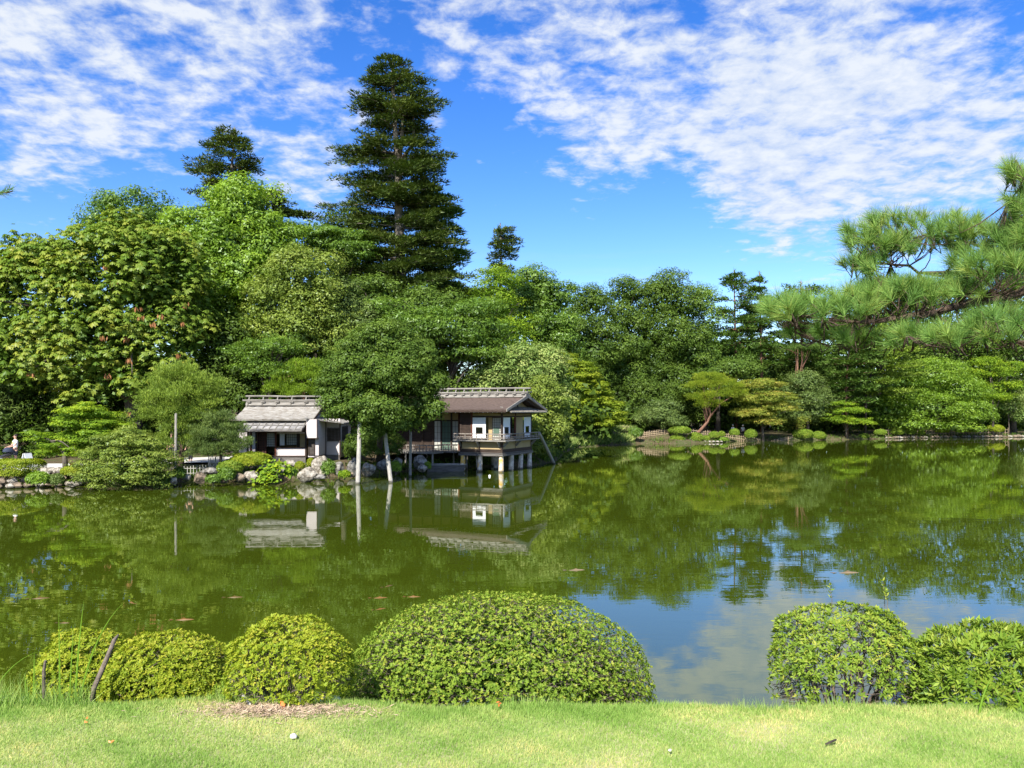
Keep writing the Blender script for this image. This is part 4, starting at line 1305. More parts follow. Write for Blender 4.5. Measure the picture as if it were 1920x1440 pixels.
for i in range(14):
    v_ = -0.4 + i * 0.38
    bpart('rafter', pav, 'darkwood', 0.06, 0.84, v_, v_ + 0.05, 3.70, 3.745)
# the veranda wing going left from the pavilion
W0 = -9.5
bpart('veranda_floor', pav, 'greyplank', -4.35, U0 - 0.35, 0.05, 2.2, 1.16, 1.25)
bpart('veranda_floor', pav, 'greyplank', -8.9, -4.35, -1.2, 2.2, 1.162, 1.252)
bpart('veranda_edge', pav, 'greywood', -8.9, -4.33, -1.24, -1.202, 1.13, 1.26)
bpart('veranda_edge', pav, 'greywood', -4.348, -4.31, -1.20, 0.05, 1.13, 1.258)
railing(pav, [(-6.4, -1.15), (-4.40, -1.15), (-4.40, 0.0)], 1.26, 1.66, [8, 3])
railing(pav, [(-4.35, 0.1), (U0 - 0.4, 0.1)], 1.26, 1.66, [5])
for (uu, vv) in [(-4.45, -1.1), (-6.5, -1.1), (-8.6, -1.1), (-4.4, 1.6), (-6.5, 1.6), (-3.4, 1.6)]:
    MB().tube([(uu, vv, -0.7), (uu, vv, 0.4), (uu, vv, 1.16)], [0.075, 0.07, 0.065], 8, 0.1, int(uu * 10) % 9).build('veranda_post', M['greypole'], pav)
bpart('wing_wall', pav, 'ochre', W0, U0, 1.28, 1.34, 3.30, 3.9)
for a, b, mm, nx in [(-3.75, U0 - 0.02, 'greenpaper', 2), (-4.35, -3.85, 'shoji', 2), (-5.15, -4.42, 'greenpaper', 3), (-5.75, -5.2, 'shoji', 2)]:
    grid_screen(pav, a, b, 1.30, 1.26, 3.24, nx, 5, mm, 'darkwood', bar=0.014)
for a, b in ((-6.6, -5.85), (-7.6, -6.7), (-8.6, -7.7)):
    grid_screen(pav, a, b, 1.30, 1.26, 3.24, 8, 12, 'darkwood', 'darkwood', name='lattice_shutter', bar=0.02)
for uu in (-3.80, -4.38, -5.17, -5.80, -6.65, -7.65, -8.65):
    bpart('wing_post', pav, 'darkwood' if uu != -3.80 else 'redwood', uu - 0.045, uu + 0.045, 1.20, 1.29, 1.255, 3.9)
bpart('wing_lintel', pav, 'darkwood', W0, U0 - 0.06, 1.21, 1.285, 3.24, 3.31)
bpart('wing_rear_wall', pav, 'darkwood', W0, U0, 4.4, 4.5, 1.0, 3.95)
MB().prism([(W0 + 0.1, 1.34, 1.2), (W0 + 0.1, 4.4, 1.2), (W0 + 0.1, 4.4, 3.95), (W0 + 0.1, 1.34, 3.95)], (0.06, 0, 0)).build('wing_end_wall', M['ochre'], pav)

# poles holding up trees
def pole(label, a, b, r0=0.11, mat='pole'):
    a, b = Vector(a), Vector(b)
    o = MB().tube([a + (a - b).normalized() * 0.5, a, a.lerp(b, 0.5) + Vector((0.01, 0, 0)), b], [r0 * 1.05, r0, r0 * 0.95, r0 * 0.85], 10, 0.06, 2).build('support_pole', M[mat], None, False, a, bev=0.0)
    o.location = a
    return tag(o, label, 'pole')


pole('upright pale pole in the water under the big round tree', (X_(671, 41.6), 41.6, 0), (X_(675, 42.2), 42.2, Z_(770, 42.2)), 0.125)
pole('slanting pale pole in the water under the big round tree', (X_(733, 42.4), 42.4, 0), (X_(716, 43.0), 43.0, Z_(770, 43.0)), 0.115)
pole('thin grey post beside the veranda railing, standing in the water', (X_(769, 46.2), 46.2, 0), (X_(770, 46.6), 46.6, Z_(775, 46.6)), 0.085, 'greypole')
pole('long slanting pole leaning on the pavilion corner, foot in the water', (X_(1039, 57.0), 57.0, 0), (X_(1011, 53.6), 53.6, Z_(812, 53.6)), 0.12)
pole('pole standing under the rounded bright pine on the left shore', (X_(328, 41.0), 41.0, 0.35), (X_(330, 41.6), 41.6, Z_(775, 41.6)), 0.075, 'greypole')

# ------------------------------------------------------------------ the left teahouse
hx, hy = X_(573, 48), 48.0
th = thing('teahouse', 'small teahouse with grey shingle roof, pent eave and pinkish white walls behind the rocks', 'teahouse', (hx, hy, 0), 0)


def hz(py, Y=48.0):
    return Z_(py, Y)


def hu(px, Y=48.0):
    return X_(px, Y) - hx


L0 = -4.1
roof_slab('roof_slope', th, 'thatch', -4.43, 0.57, -0.35, 3.43, 2.35, 4.34, 0.11, 0.02, 26, 8, 8)
roof_slab('roof_slope', th, 'thatch', -4.43, 0.57, 5.05, 3.43, 2.351, 4.34, 0.11, 0.02, 26, 8, 9)
ridge_set(th, -4.40, 0.62, 2.35, 4.40, 6, 21)
for s, ve in ((1, -0.35), (-1, 5.05)):
    MB().prism([(0.575, ve, 3.30), (0.575, ve, 3.44), (0.575, 2.35, 4.35), (0.575, 2.35, 4.20)][::s], (0.05, 0, 0)).build('verge_board', M['darkwood'], th)
MB().prism([(0.0, 0.0, 3.28), (0.0, 4.6, 3.28), (0.0, 2.35, 4.20)], (0.05, 0, 0)).build('gable_wall', M['plaster'], th)
bpart('upper_wall', th, 'darkwood', L0, 0.0, 0.0, 0.06, 2.62, 3.36)
# pent roof of boards held by battens
MB().prism([(-3.85, -1.12, 2.72), (0.05, -1.12, 2.72), (0.12, 0.0, 3.20), (-3.75, 0.0, 3.20)], (0, 0, 0.035)).build('pent_roof', M['lead'], th)
for i in range(10):
    u_ = -3.6 + i * 0.40
    MB().prism([(u_, -1.13, 2.757), (u_ + 0.05, -1.13, 2.757), (u_ + 0.05, -0.02, 3.233), (u_, -0.02, 3.233)], (0, 0, 0.035)).build('roof_batten', M['greywood'], th)
for f in (0.05, 0.5, 0.95):
    v_ = -1.12 + 1.1 * f
    z_ = 2.80 + 0.475 * f
    bpart('roof_batten', th, 'greywood', -3.82, 0.06, v_, v_ + 0.045, z_ - 0.006, z_ + 0.03)
bpart('pent_eave_board', th, 'greyplank', -3.86, 0.06, -1.16, -1.122, 2.67, 2.76)
for i in range(12):
    u_ = -3.7 + i * 0.34
    MB().prism([(u_, -1.10, 2.64), (u_, -1.10, 2.69), (u_, 0.0, 3.165), (u_, 0.0, 3.115)], (0.045, 0, 0)).build('rafter', M['darkwood'], th)
# the front wall
FZ = hz(855)
bpart('foundation_board', th, 'greyplank', hu(505), 0.0, -0.02, 0.03, hz(868), FZ - 0.06)
bpart('sill_beam', th, 'darkwood', L0, 0.06, -0.05, 0.05, FZ - 0.058, FZ + 0.02)
bpart('lower_wall', th, 'plaster', hu(518.5), hu(572), -0.015, 0.02, FZ + 0.022, hz(840))
bpart('window_sill', th, 'redwood', hu(518), hu(573), -0.05, 0.04, hz(840), hz(838.5))
for px_, mm in ((573.5, 'darkwood'), (517, 'redwood'), (470.5, 'redwood'), (480.5, 'darkwood'), (465, 'darkwood')):
    bpart('post', th, mm, hu(px_) - 0.045, hu(px_) + 0.045, -0.055, 0.045, FZ + 0.02, 2.95)
bpart('wall_panel', th, 'plaster', hu(472.5), hu(479), -0.01, 0.02, FZ + 0.02, 2.68)
bpart('wall_panel', th, 'plaster', L0, hu(469), -0.012, 0.018, FZ + 0.02, 2.68)
bpart('lintel', th, 'plaster', hu(519), hu(572), -0.02, 0.02, hz(813), hz(810.5))
bpart('lintel', th, 'darkwood', L0, hu(572.5), -0.03, 0.04, hz(810.3), hz(805))
bpart('interior_floor', th, 'tatami', L0, -0.02, 0.05, 3.0, FZ - 0.08, FZ)
bpart('interior_ceiling', th, 'darkwood', L0, -0.02, 0.07, 3.0, 2.72, 2.76)
bpart('rear_wall', th, 'ochre', L0, 0.0, 2.95, 3.0, 1.0, 3.3)
bpart('side_wall', th, 'plaster', L0 - 0.03, L0, -0.01, 3.0, 1.0, 3.3)
bpart('side_wall', th, 'ochre', -0.06, -0.02, 0.06, 2.95, 1.0, 3.3)
grid_screen(th, hu(499), hu(516), 0.10, hz(838), hz(811), 5, 6, 'shoji', 'darkwood', bar=0.02)
grid_screen(th, hu(482), hu(498), 0.12, FZ + 0.02, hz(811), 5, 10, 'darkwood', 'redwood', name='sliding_door', bar=0.02)
grid_screen(th, hu(530), hu(551), 0.75, hz(836), hz(811), 5, 5, 'shoji', 'darkwood', bar=0.018)
bpart('paper_screen', th, 'blind', hu(519), hu(528), 0.62, 0.64, hz(836), hz(812))
bpart('inner_post', th, 'darkwood', hu(552), hu(557), 0.55, 0.62, FZ, hz(806))
bpart('inner_panel', th, 'ochre', hu(557.5), hu(571), 0.6, 0.62, FZ, hz(806))
# stepped right wing
xa0, xa1 = hu(574.5, 47.5), X_(594.5, 47.5) - hx
bpart('wing_box', th, 'plaster', xa0, xa1, -0.5, 1.7, 2.26, 3.40)
bpart('wing_edge_board', th, 'darkwood', xa1 - 0.02, xa1 + 0.025, -0.53, -0.495, 2.24, 3.42)
bpart('wing_edge_board', th, 'darkwood', xa0, xa1 - 0.02, -0.525, -0.502, 2.22, 2.262)
bpart('wing_side_panel', th, 'plaster', xa1 - 0.3, xa1, -0.1, 1.7, 1.08, 2.255)
bpart('wing_lower_panel', th, 'greyplank', xa0 + 0.02, xa1 - 0.22, -0.14, -0.102, 1.15, 2.25)
grid_screen(th, xa0 + 0.04, xa1 - 0.24, -0.145, 1.2, 2.2, 7, 1, 'greyplank', 'darkwood', name='slatted_shutter', bar=0.02)
bpart('wing_lower_wall', th, 'plaster', xa0, xa1, -0.1, 1.7, 1.06, 1.16)
xb1 = X_(637.5, 49.7) - hx
bpart('wing_wall', th, 'plaster', xa1 + 0.002, xb1, 1.70, 1.76, FZ - 0.02, 3.42)
bpart('wing_corner_post', th, 'darkwood', xb1 - 0.03, xb1 + 0.04, 1.64, 1.72, 0.9, 3.2)
bpart('wing_corner_post', th, 'darkwood', xa1 - 0.02, xa1 + 0.04, 1.63, 1.705, 1.0, 3.3)
bpart('wing_base', th, 'greyplank', xa1 - 0.4, xb1, 1.68, 1.74, 0.75, FZ - 0.022)
bpart('wing_window', th, 'darkwood', X_(613.5, 49.7) - hx, X_(636, 49.7) - hx, 1.675, 1.70, Z_(827, 49.7), Z_(803, 49.7))
for i in range(9):
    c = X_(613.5, 49.7) - hx + 0.72 * i / 8 + 0.02
    bpart('window_bar', th, 'greyplank', c - 0.013, c + 0.013, 1.635, 1.66, Z_(828, 49.7), Z_(801, 49.7))
bpart('wing_side_wall', th, 'plaster', xb1 - 0.002, xb1 + 0.04, 1.75, 4.8, 0.95, 3.2)
bpart('wing_side_window', th, 'darkwood', xb1 + 0.04, xb1 + 0.06, 2.0, 3.8, 2.0, 2.9)
for i in range(8):
    bpart('window_bar', th, 'greyplank', xb1 + 0.06, xb1 + 0.085, 2.05 + i * 0.24, 2.08 + i * 0.24, 1.98, 2.92)
MB().prism([(xa0 - 0.05, -0.75, 3.44), (xb1 + 0.35, 1.2, 3.10), (xb1 + 0.35, 5.2, 3.10), (xa0 - 0.05, 5.2, 3.44)], (0, 0, 0.07)).build('wing_roof', M['thatch'], th)
bpart('wing_rear_wall', th, 'plaster', xa0, xb1, 4.75, 4.8, 0.9, 3.2)

# low roofed annex half hidden behind the rounded pine
ax = thing('annex', 'long low brown roofed annex behind the rounded pine', 'annex', (X_(400, 54), 54, 0))
roof_slab('roof_slope', ax, 'barkroof', -2.9, 2.3, -1.0, 3.35, 1.2, 4.05, 0.12, 0.01, 12, 4, 12)
roof_slab('roof_slope', ax, 'barkroof', -2.9, 2.3, 3.4, 3.35, 1.201, 4.05, 0.12, 0.01, 12, 4, 13)
bpart('wall', ax, 'greyplank', -2.6, 2.0, 0, 0.08, 0.6, 3.4)
bpart('wall', ax, 'plaster', -2.6, -1.4, -0.03, -0.002, 1.5, 3.1)

# flat-bottomed boat moored under the veranda
bt = thing('boat', 'flat bottomed grey wooden boat moored beneath the pavilion', 'boat', (X_(835, 50.3), 50.3, 0), R(6))
hull = MB()
hull.add([(-1.15, -0.45, -0.1), (1.1, -0.40, -0.1), (1.1, 0.40, -0.1), (-1.15, 0.45, -0.1), (-1.25, -0.55, 0.40), (1.35, -0.5, 0.44), (1.35, 0.5, 0.44), (-1.25, 0.55, 0.40)],
         [(0, 3, 2, 1), (0, 1, 5, 4), (1, 2, 6, 5), (2, 3, 7, 6), (3, 0, 4, 7)])
hull.add([(-1.08, -0.40, 0.05), (1.1, -0.36, 0.05), (1.1, 0.36, 0.05), (-1.08, 0.40, 0.05), (-1.18, -0.49, 0.40), (1.28, -0.45, 0.44), (1.28, 0.45, 0.44), (-1.18, 0.49, 0.40)],
         [(0, 1, 2, 3), (0, 4, 5, 1), (1, 5, 6, 2), (2, 6, 7, 3), (3, 7, 4, 0)])
hull.build('hull', M['greyplank'], bt)
bpart('gunwale', bt, 'pole', -1.28, 1.36, -0.56, -0.49, 0.425, 0.465)
bpart('gunwale', bt, 'pole', -1.28, 1.36, 0.49, 0.56, 0.425, 0.465)
bpart('bow_board', bt, 'pole', 1.29, 1.37, -0.48, 0.48, 0.40, 0.47)
bpart('thwart', bt, 'greyplank', -0.2, 0.0, -0.5, 0.5, 0.34, 0.38)

# ------------------------------------------------------------------ rocks, shrubs and fences of the shores
M['rock'] = surf('pale_shore_rock', (0.10, 0.082, 0.060), (0.26, 0.23, 0.185), 4.5, bump=1.0, bscale=12, c3=(0.46, 0.42, 0.355), lo=0.36, hi=0.64, wet=True)
M['rockgrey'] = surf('grey_shore_rock', (0.06, 0.056, 0.046), (0.29, 0.275, 0.245), 4.5, bump=1.0, bscale=12, lo=0.36, hi=0.64, wet=True)
M['rockbrown'] = surf('brown_shore_rock', (0.055, 0.045, 0.03), (0.27, 0.205, 0.145), 4.5, bump=1.0, bscale=12, lo=0.36, hi=0.64, wet=True)


def rock_mesh(name, rx, ry, rz, seed, sub=3):
    bm = bmesh.new()
    bmesh.ops.create_icosphere(bm, subdivisions=sub, radius=1)
    off = Vector((seed * 3.7, seed * 1.3, seed * 2.1))
    rr_ = random.Random(seed)
    planes = [(Vector((rr_.gauss(0, 1), rr_.gauss(0, 1), rr_.gauss(0.2, 0.8))).normalized(), rr_.uniform(0.62, 0.88)) for _ in range(9)]
    for v_ in bm.verts:
        d = v_.co.copy()
        for n_, h_ in planes:               # facets as if split from bedrock
            k = v_.co.dot(n_)
            if k > h_:
                v_.co -= n_ * (k - h_)
        v_.co *= 1 + 0.16 * noise.noise(d * 1.3 + off) + 0.07 * noise.noise(d * 4 + off)
        v_.co.x *= rx
        v_.co.y *= ry
        v_.co.z *= rz
    me = bpy.data.meshes.new(name)
    bm.to_mesh(me)
    bm.free()
    return me


def rock(px, py, rpx, hpx, Y, mat, label, seed, group='rocks along the near foot of the teahouse shore'):
    """px,py: centre of the visible rock; sizes in px"""
    rx, rz = rpx / F * Y, hpx / F * Y
    me = rock_mesh('rock', rx, rx * 0.8, rz * 1.25, seed)
    o = link('rock', me, M[mat])
    c = W(px, py, Y)
    o.location = (c.x, c.y, c.z - rz * 0.25)
    o.rotation_euler = (0, 0, seed * 1.7)
    o.rotation_euler = (0, 0, (seed * 37 % 60 - 30) * PI / 180)
    return tag(o, label, 'rock', group)


for i, a in enumerate([
        (601, 871, 17, 19, 44.5, 'rock', 'big pale pointed boulder below the barred window of the left teahouse'),
        (576, 888, 18, 13, 42.5, 'rock', 'pale sloping rock at the water, left of the big pointed boulder'),
        (472, 890, 18, 11, 41.6, 'rock', 'broad tan rock at the water beside the bright leafy plants'),
        (528, 880, 11, 10, 43.0, 'rock', 'small pinkish rock just right of the bright leafy plants'),
        (662, 873, 12, 15, 45.5, 'rockgrey', 'grey boulder touching the upright pole'),
        (692, 877, 14, 12, 46.0, 'rock', 'flat faced pale boulder between the two tree poles'),
        (718, 869, 14, 9, 47.5, 'rockgrey', 'dark grey rock behind the slanting pole'),
        (636, 876, 12, 11, 45.5, 'rockgrey', 'shaded rock between the pointed boulder and the upright pole'),
        (745, 866, 13, 9, 49.0, 'rockgrey', 'rounded grey rock under the veranda, left of the thin post'),
        (788, 864, 17, 11, 49.5, 'rockgrey', 'large smooth grey rock under the veranda railing'),
        (792, 877, 10, 6, 48.2, 'rock', 'low pale rock at the water under the veranda'),
        (450, 893, 10, 7, 41.0, 'rockbrown', 'brown rock left of the broad tan rock'),
        (375, 894, 13, 9, 40.3, 'rockbrown', 'mossy brown rock at the water under the bamboo fence'),
        (322, 900, 11, 7, 39.8, 'rock', 'pale rock at the foot of the upright pole on the left shore'),
        (395, 882, 18, 6, 42.0, 'rockgrey', 'flat grey rock lying in front of the bamboo fence'),
        (349, 893, 10, 6, 40.5, 'rockgrey', 'small grey rock left of the mossy brown rock'),
        (140, 906, 13, 5, 39.2, 'rock', 'low pale rock at the left tip of the silvery spreading bush'),
        (545, 868, 14, 6, 46.0, 'rock', 'long pale step stone before the left teahouse'),
        (510, 893, 8, 6, 41.8, 'rockbrown', 'small tan rock in the water below the pinkish rock'),
        (420, 898, 9, 6, 40.6, 'rockbrown', 'reddish brown rock right of the mossy brown rock'),
        (598, 893, 14, 4, 42.6, 'rockgrey', 'low grey ledge in the water under the big pointed boulder'),
        (655, 889, 9, 4, 43.3, 'rockbrown', 'small brown stone in the water left of the upright pole'),
        (490, 872, 14, 8, 44.0, 'rock', 'pale rock behind the bright leafy plants')]):
    rock(*a, seed=i + 3)

# stone wall of the left shore: each visible stone
sw = thing('stone_wall', 'rough stone retaining wall under the clipped hedge at the left', 'stone wall', (X_(40, 39.2), 39.2, 0))
for i in range(34):
    px_ = -40 + (i % 12) * 19 + (i // 12) * 7 + rnd.uniform(-4, 4)
    row = i // 12
    Yw = 39.0 + 0.012 * max(0, px_) + row * 0.25
    me = rock_mesh('wall_stone', 0.24 + 0.09 * rnd.random(), 0.2, 0.16 + 0.03 * rnd.random(), 60 + i, 2)
    o = link('wall_stone', me, M['rockbrown' if i % 3 else 'rock'], sw)
    o.location = (X_(px_, Yw) - sw.location.x, Yw - 39.2, 0.12 + row * 0.25)
for i in range(4):
    me = rock_mesh('wall_stone', 0.35, 0.25, 0.2, 90 + i, 2)
    o = link('wall_stone', me, M['rock'], sw)
    o.location = (X_(78 + i * 15, 40.6) - sw.location.x, 1.5, 0.78)

# light gravel path running along the left shore
pb = MB()
pts_c = [(-60, 43.5), (0, 43.6), (80, 43.6), (160, 44.2), (240, 46.0), (330, 47.5), (430, 48.5)]
N_ = len(pts_c)
vs = []
for (px_, Y_) in pts_c:
    x_ = X_(px_, Y_)
    for dy_ in (-1.7, -0.6, 0.8, 2.2):
        vs.append((x_, Y_ + dy_, gz(x_, Y_ + dy_) + 0.10))
fs = []
for i in range(N_ - 1):
    for j in range(3):
        a = i * 4 + j
        fs.append((a, a + 4, a + 5, a + 1))
M['path'] = surf('pale_gravel', (0.40, 0.38, 0.34), (0.55, 0.53, 0.48), 12, bump=0.3)
pb.add(vs, fs)
tag(pb.build('path', M['path']), kind='structure')

# ---- shrubs
def shell_points(n, r, power=1.0, low=-0.35):
    d = rdir(n * 2, r)
    d = d[d[:, 2] > low][:n]
    return d


def whorls(P, N, k, L, asp, r, tilt=(0.25, 0.7), fold=0.1, wide=0.5):
    """k leaves radiating from each twig tip around N"""
    m = len(P)
    T0 = tangent(N, r)
    B0 = unit(np.cross(N, T0))
    Vs = []
    for j in range(k):
        a = 2 * PI * j / k + r.uniform(-0.4, 0.4, m)
        tl = r.uniform(tilt[0], tilt[1], m)[:, None]
        T = unit((T0 * np.cos(a)[:, None] + B0 * np.sin(a)[:, None]) + N * tl)
        n_ = unit(N - T * np.sum(N * T, 1, keepdims=True) + r.normal(size=(m, 3)) * 0.25)
        ln = L * r.uniform(0.6, 1.25, m)
        Vs.append(leaf_quads(P, n_, T, ln, ln * asp, wide, fold))
    return np.concatenate(Vs)


def far_shrub(name, label, px, py, rpx, hpx, Y, mat, n=1800, leaf=0.055, lump=0.04, group=None, cat='shrub', box=1.0, style='clip'):
    """clipped dome shrub; py = its centre, sizes in px"""
    TREE_SEED[0] += 1
    r = np.random.RandomState(TREE_SEED[0])
    Y = far_depth(px, Y)
    rx, rz = rpx / F * Y, hpx / F * Y
    c = W(px, py, Y)
    base = Vector((c.x, c.y, c.z - rz))
    d = shell_points(n, r, low=-0.6)
    e = np.abs(d) ** box * np.sign(d)
    if box != 1.0:
        e = e / np.maximum(np.abs(e).max(1, keepdims=True), 1e-6) * np.abs(d).max(1, keepdims=True) ** 0.35
    rad = 1 + lump * fnoise(d[:, 0] * 4, d[:, 2] * 4 + d[:, 1] * 3, 1.3) - (0.14 if style == 'clip' else 0.4) * r.rand(len(d)) ** 2
    P = e * rad[:, None] * np.array([rx, rx * 0.85, rz])
    k = 3
    N = unit(d + 0.25 * r.normal(size=d.shape) + np.array([0, 0, 0.3]))
    V = whorls(P, N, k, leaf, 0.5, r)
    t = np.tile(0.4 * (0.5 + 0.5 * fnoise(P[:, 0] * 3, P[:, 2] * 3)) + 0.6 * r.rand(len(P)), k)
    root = thing(name, label, cat, base, 0, group)
    poly_cloud('foliage', V + np.array([c.x, c.y, c.z]), 4, t, LM[mat], root, base)
    mb = MB()
    for q in range(5):
        a = q * 1.3
        mb.tube([(0, 0, -0.15), (math.cos(a) * rx * 0.3, math.sin(a) * rx * 0.3, rz * 0.9), (math.cos(a) * rx * 0.6, math.sin(a) * rx * 0.5, rz * 1.5)], [0.02, 0.014, 0.006], 5)
    mb.build('stem', M['twig'], root)
    return root


far_shrub('clipped_hedge', 'flat topped clipped hedge on the stone wall at the left edge', 14, 877, 54, 15, 40.4, 'azyellow', 6500, 0.075, 0.03, cat='hedge', box=0.55)
far_shrub('azalea_shrub', 'small clipped mound beside the crooked maple', 140, 883, 24, 10, 40.3, 'azyellow', 1900, 0.07)
far_shrub('leafy_shrub', 'fresh green bush hanging over the stone wall', 72, 898, 21, 13, 38.9, 'bright', 1500, 0.09, 0.12, style='loose')
far_shrub('leafy_shrub', 'dull green tuft right of the fresh green bush', 106, 900, 13, 11, 39.1, 'grey', 800, 0.09, 0.12, style='loose')
far_shrub('azalea_shrub', 'wide low azalea spreading over the rocks left of the teahouse', 470, 862, 36, 14, 42.5, 'azyellow', 3800, 0.075, 0.16)
far_shrub('azalea_shrub', 'low olive azalea mound on the rocks under the wide azalea', 432, 876, 24, 12, 41.6, 'azalea', 1900, 0.075, 0.12)
far_shrub('azalea_shrub', 'little round azalea below the white wall of the teahouse', 562, 873, 9, 8, 43.8, 'azyellow', 700, 0.06)
far_shrub('azalea_shrub', 'upright little azalea at the teahouse corner post', 583, 868, 7, 9, 44.8, 'azyellow', 650, 0.06)
far_shrub('azalea_shrub', 'tiny azalea between the tan rock and the teahouse', 524, 871, 8, 6, 44.2, 'azyellow', 420, 0.06)
far_shrub('fern_tuft', 'green fern tuft at the water left of the broad tan rock', 425, 889, 14, 12, 40.6, 'broad', 900, 0.11, 0.2, style='loose')
far_shrub('fern_tuft', 'fine green tuft between the two pale rocks', 545, 886, 12, 9, 42.4, 'bright', 800, 0.09, 0.2, style='loose')
far_shrub('fern_tuft', 'tall weed tuft in front of the big pointed boulder', 616, 878, 13, 15, 43.4, 'broad', 750, 0.09, 0.25, style='loose')
far_shrub('fern_tuft', 'yellow green leafy tuft at the foot of the upright pole', 646, 889, 10, 6, 42.9, 'maplegreen', 350, 0.12, 0.2, style='loose')
far_shrub('fern_tuft', 'bright weed clump at the water under the veranda', 742, 876, 10, 11, 46.2, 'bright', 600, 0.09, 0.25, style='loose')
far_shrub('fern_tuft', 'green weed clump beside the right veranda post', 802, 874, 6, 8, 48.5, 'bright', 400, 0.08, 0.25, style='loose')
far_shrub('fern_tuft', 'grassy tuft at the foot of the left shore pole', 336, 888, 11, 11, 40.2, 'broad', 650, 0.09, 0.25, style='loose')
far_shrub('fern_tuft', 'low fern at the water under the rounded pine', 305, 901, 14, 7, 39.6, 'mid', 650, 0.09, 0.25, style='loose')
far_shrub('fern_tuft', 'weedy clump below the flat grey rock', 400, 898, 14, 7, 40.2, 'broad', 650, 0.09, 0.25, style='loose')
far_shrub('fern_tuft', 'weed clump between the grey boulder and the flat faced boulder', 677, 875, 5, 10, 46.3, 'mid', 400, 0.08, 0.25, style='loose')
far_shrub('evergreen_shrub', 'dark shrub filling the gap behind the two tree poles', 700, 835, 55, 26, 49.2, 'dark', 4200, 0.12, 0.25, style='loose')
far_shrub('evergreen_shrub', 'dark shrub at the right end wall of the left teahouse', 660, 842, 14, 22, 50.2, 'mid', 1500, 0.11, 0.25, style='loose')


def big_leaf_plant():
    r = np.random.RandomState(77)
    root = thing('leafy_plant', 'clump of bright lime green heart leaves trailing to the water before the teahouse', 'plant', W(512, 905, 41.4))
    n = 330
    t = r.rand(n)
    c = np.stack([X_(516 - 18 * t + 0 * t, 41.6) + 0.36 * r.normal(size=n), 41.9 - 0.6 * t + 0.2 * r.normal(size=n), Z_(868 + 34 * t, 41.6) + 0.08 * r.normal(size=n)], 1)
    N = unit(np.array([-0.1, -0.6, 0.9]) + 0.4 * r.normal(size=(n, 3)))
    T = tangent(N, r, np.array([0, -0.4, -0.8]), 1.2)
    L = r.uniform(0.14, 0.26, n)
    poly_cloud('foliage', leaf_quads(c, N, T, L, L * 0.95, 0.38, 0.05), 4, r.rand(n), LM['maplegreen'], root, root.location)


big_leaf_plant()

FD = 'clipped domes along the far bank'
for a in [(1274, 807, 21, 8, 84, 'azalea', 'flat oval clipped dome, highest of the far cluster left of the leaning pine'),
          (1270, 823, 14, 8, 82.5, 'azalea', 'round clipped dome at the water, left one of the far cluster'),
          (1304, 821, 14, 10, 83, 'azalea', 'paler round dome at the water, right one of the far cluster'),
          (1324, 822, 7, 5, 86, 'azalea', 'small dark dome at the foot of the leaning garden pine'),
          (1339, 816, 10, 7, 86, 'azalea', 'bright clipped dome just right of the leaning garden pine'),
          (1353, 814, 6, 5, 88, 'azalea', 'small dome half hidden right of the bright dome by the leaning pine'),
          (1377, 811, 9, 7, 89, 'rhodo', 'dark green ball shrub in front of the two people in white'),
          (1408, 814, 11, 9, 88, 'rhodo', 'dark green ball shrub right of the two people in white'),
          (1505, 814, 19, 10, 87.5, 'azalea', 'larger of the paired domes under the orange sapling'),
          (1535, 817, 13, 8, 87, 'azalea', 'smaller of the paired domes under the orange sapling'),
          (1620, 818, 9, 5, 90.5, 'rhodo', 'tiny dark dome at the water under the cherry tree'),
          (1651, 811, 11, 6, 96.5, 'rhodo', 'shaded dome left under the cherry tree'),
          (1682, 809, 13, 8, 97, 'azalea', 'shaded wide dome left of the cherry trunk'),
          (1705, 808, 11, 8, 98, 'azalea', 'shaded dome touching the cherry trunk'),
          (1726, 811, 8, 5, 96.5, 'rhodo', 'tiny dome right of the cherry trunk'),
          (1766, 806, 13, 7, 99, 'azyellow', 'clipped dome alone in the fence gap right of the cherry trunk'),
          (1812, 805, 23, 8, 100, 'azyellow', 'long double dome on the far right bank'),
          (1866, 804, 16, 8, 101, 'azyellow', 'clipped dome at the right end of the far bank')]:
    far_shrub('clipped_shrub', a[6], a[0], a[1], a[2], a[3], a[4], a[5], 1700 if a[2] > 10 else 700, 0.13, 0.03, group=FD)
far_shrub('leafy_shrub', 'leafy bush at the right end of the far bamboo fence, left of the camellia', 1192, 812, 13, 10, 80, 'broad', 1200, 0.14, 0.15, style='loose')
far_shrub('leafy_shrub', 'bright grassy bush at the waterline of the far cluster', 1300, 829, 9, 5, 81.0, 'bright', 500, 0.12, 0.2, style='loose')
far_shrub('leafy_shrub', 'low lime shrub at the water right of the far cluster', 1353, 824, 12, 4, 83.0, 'bright', 700, 0.12, 0.2, style='loose')

# bed of irises along the water right of the pavilion
r = np.random.RandomState(31)
n = 5200
tt = r.rand(n)
px_ = 1058 + 132 * tt
yy = np.interp(px_, [1058, 1085, 1200], [73.6, 82.0, 91.0]) + r.uniform(0.1, 4.2, n)
xx = (px_ - 960) / F * yy
zz = ground_z(xx, yy) + r.uniform(0, 0.25, n)
P = np.stack([xx, yy, zz], 1)
T = unit(r.normal(size=(n, 3)) * np.array([0.55, 0.4, 0.25]) + np.array([0, -0.1, 1.0]))
N = unit(np.cross(T, r.normal(size=(n, 3))))
L = r.uniform(0.35, 0.85, n)
o = poly_cloud('iris_bed', leaf_tris(P, N, T, L, np.full(n, 0.16)), 3, r.rand(n), LM['blossom'])
tag(o, 'bed of pale green water irises along the bank right of the pavilion', 'iris bed', kind='stuff')


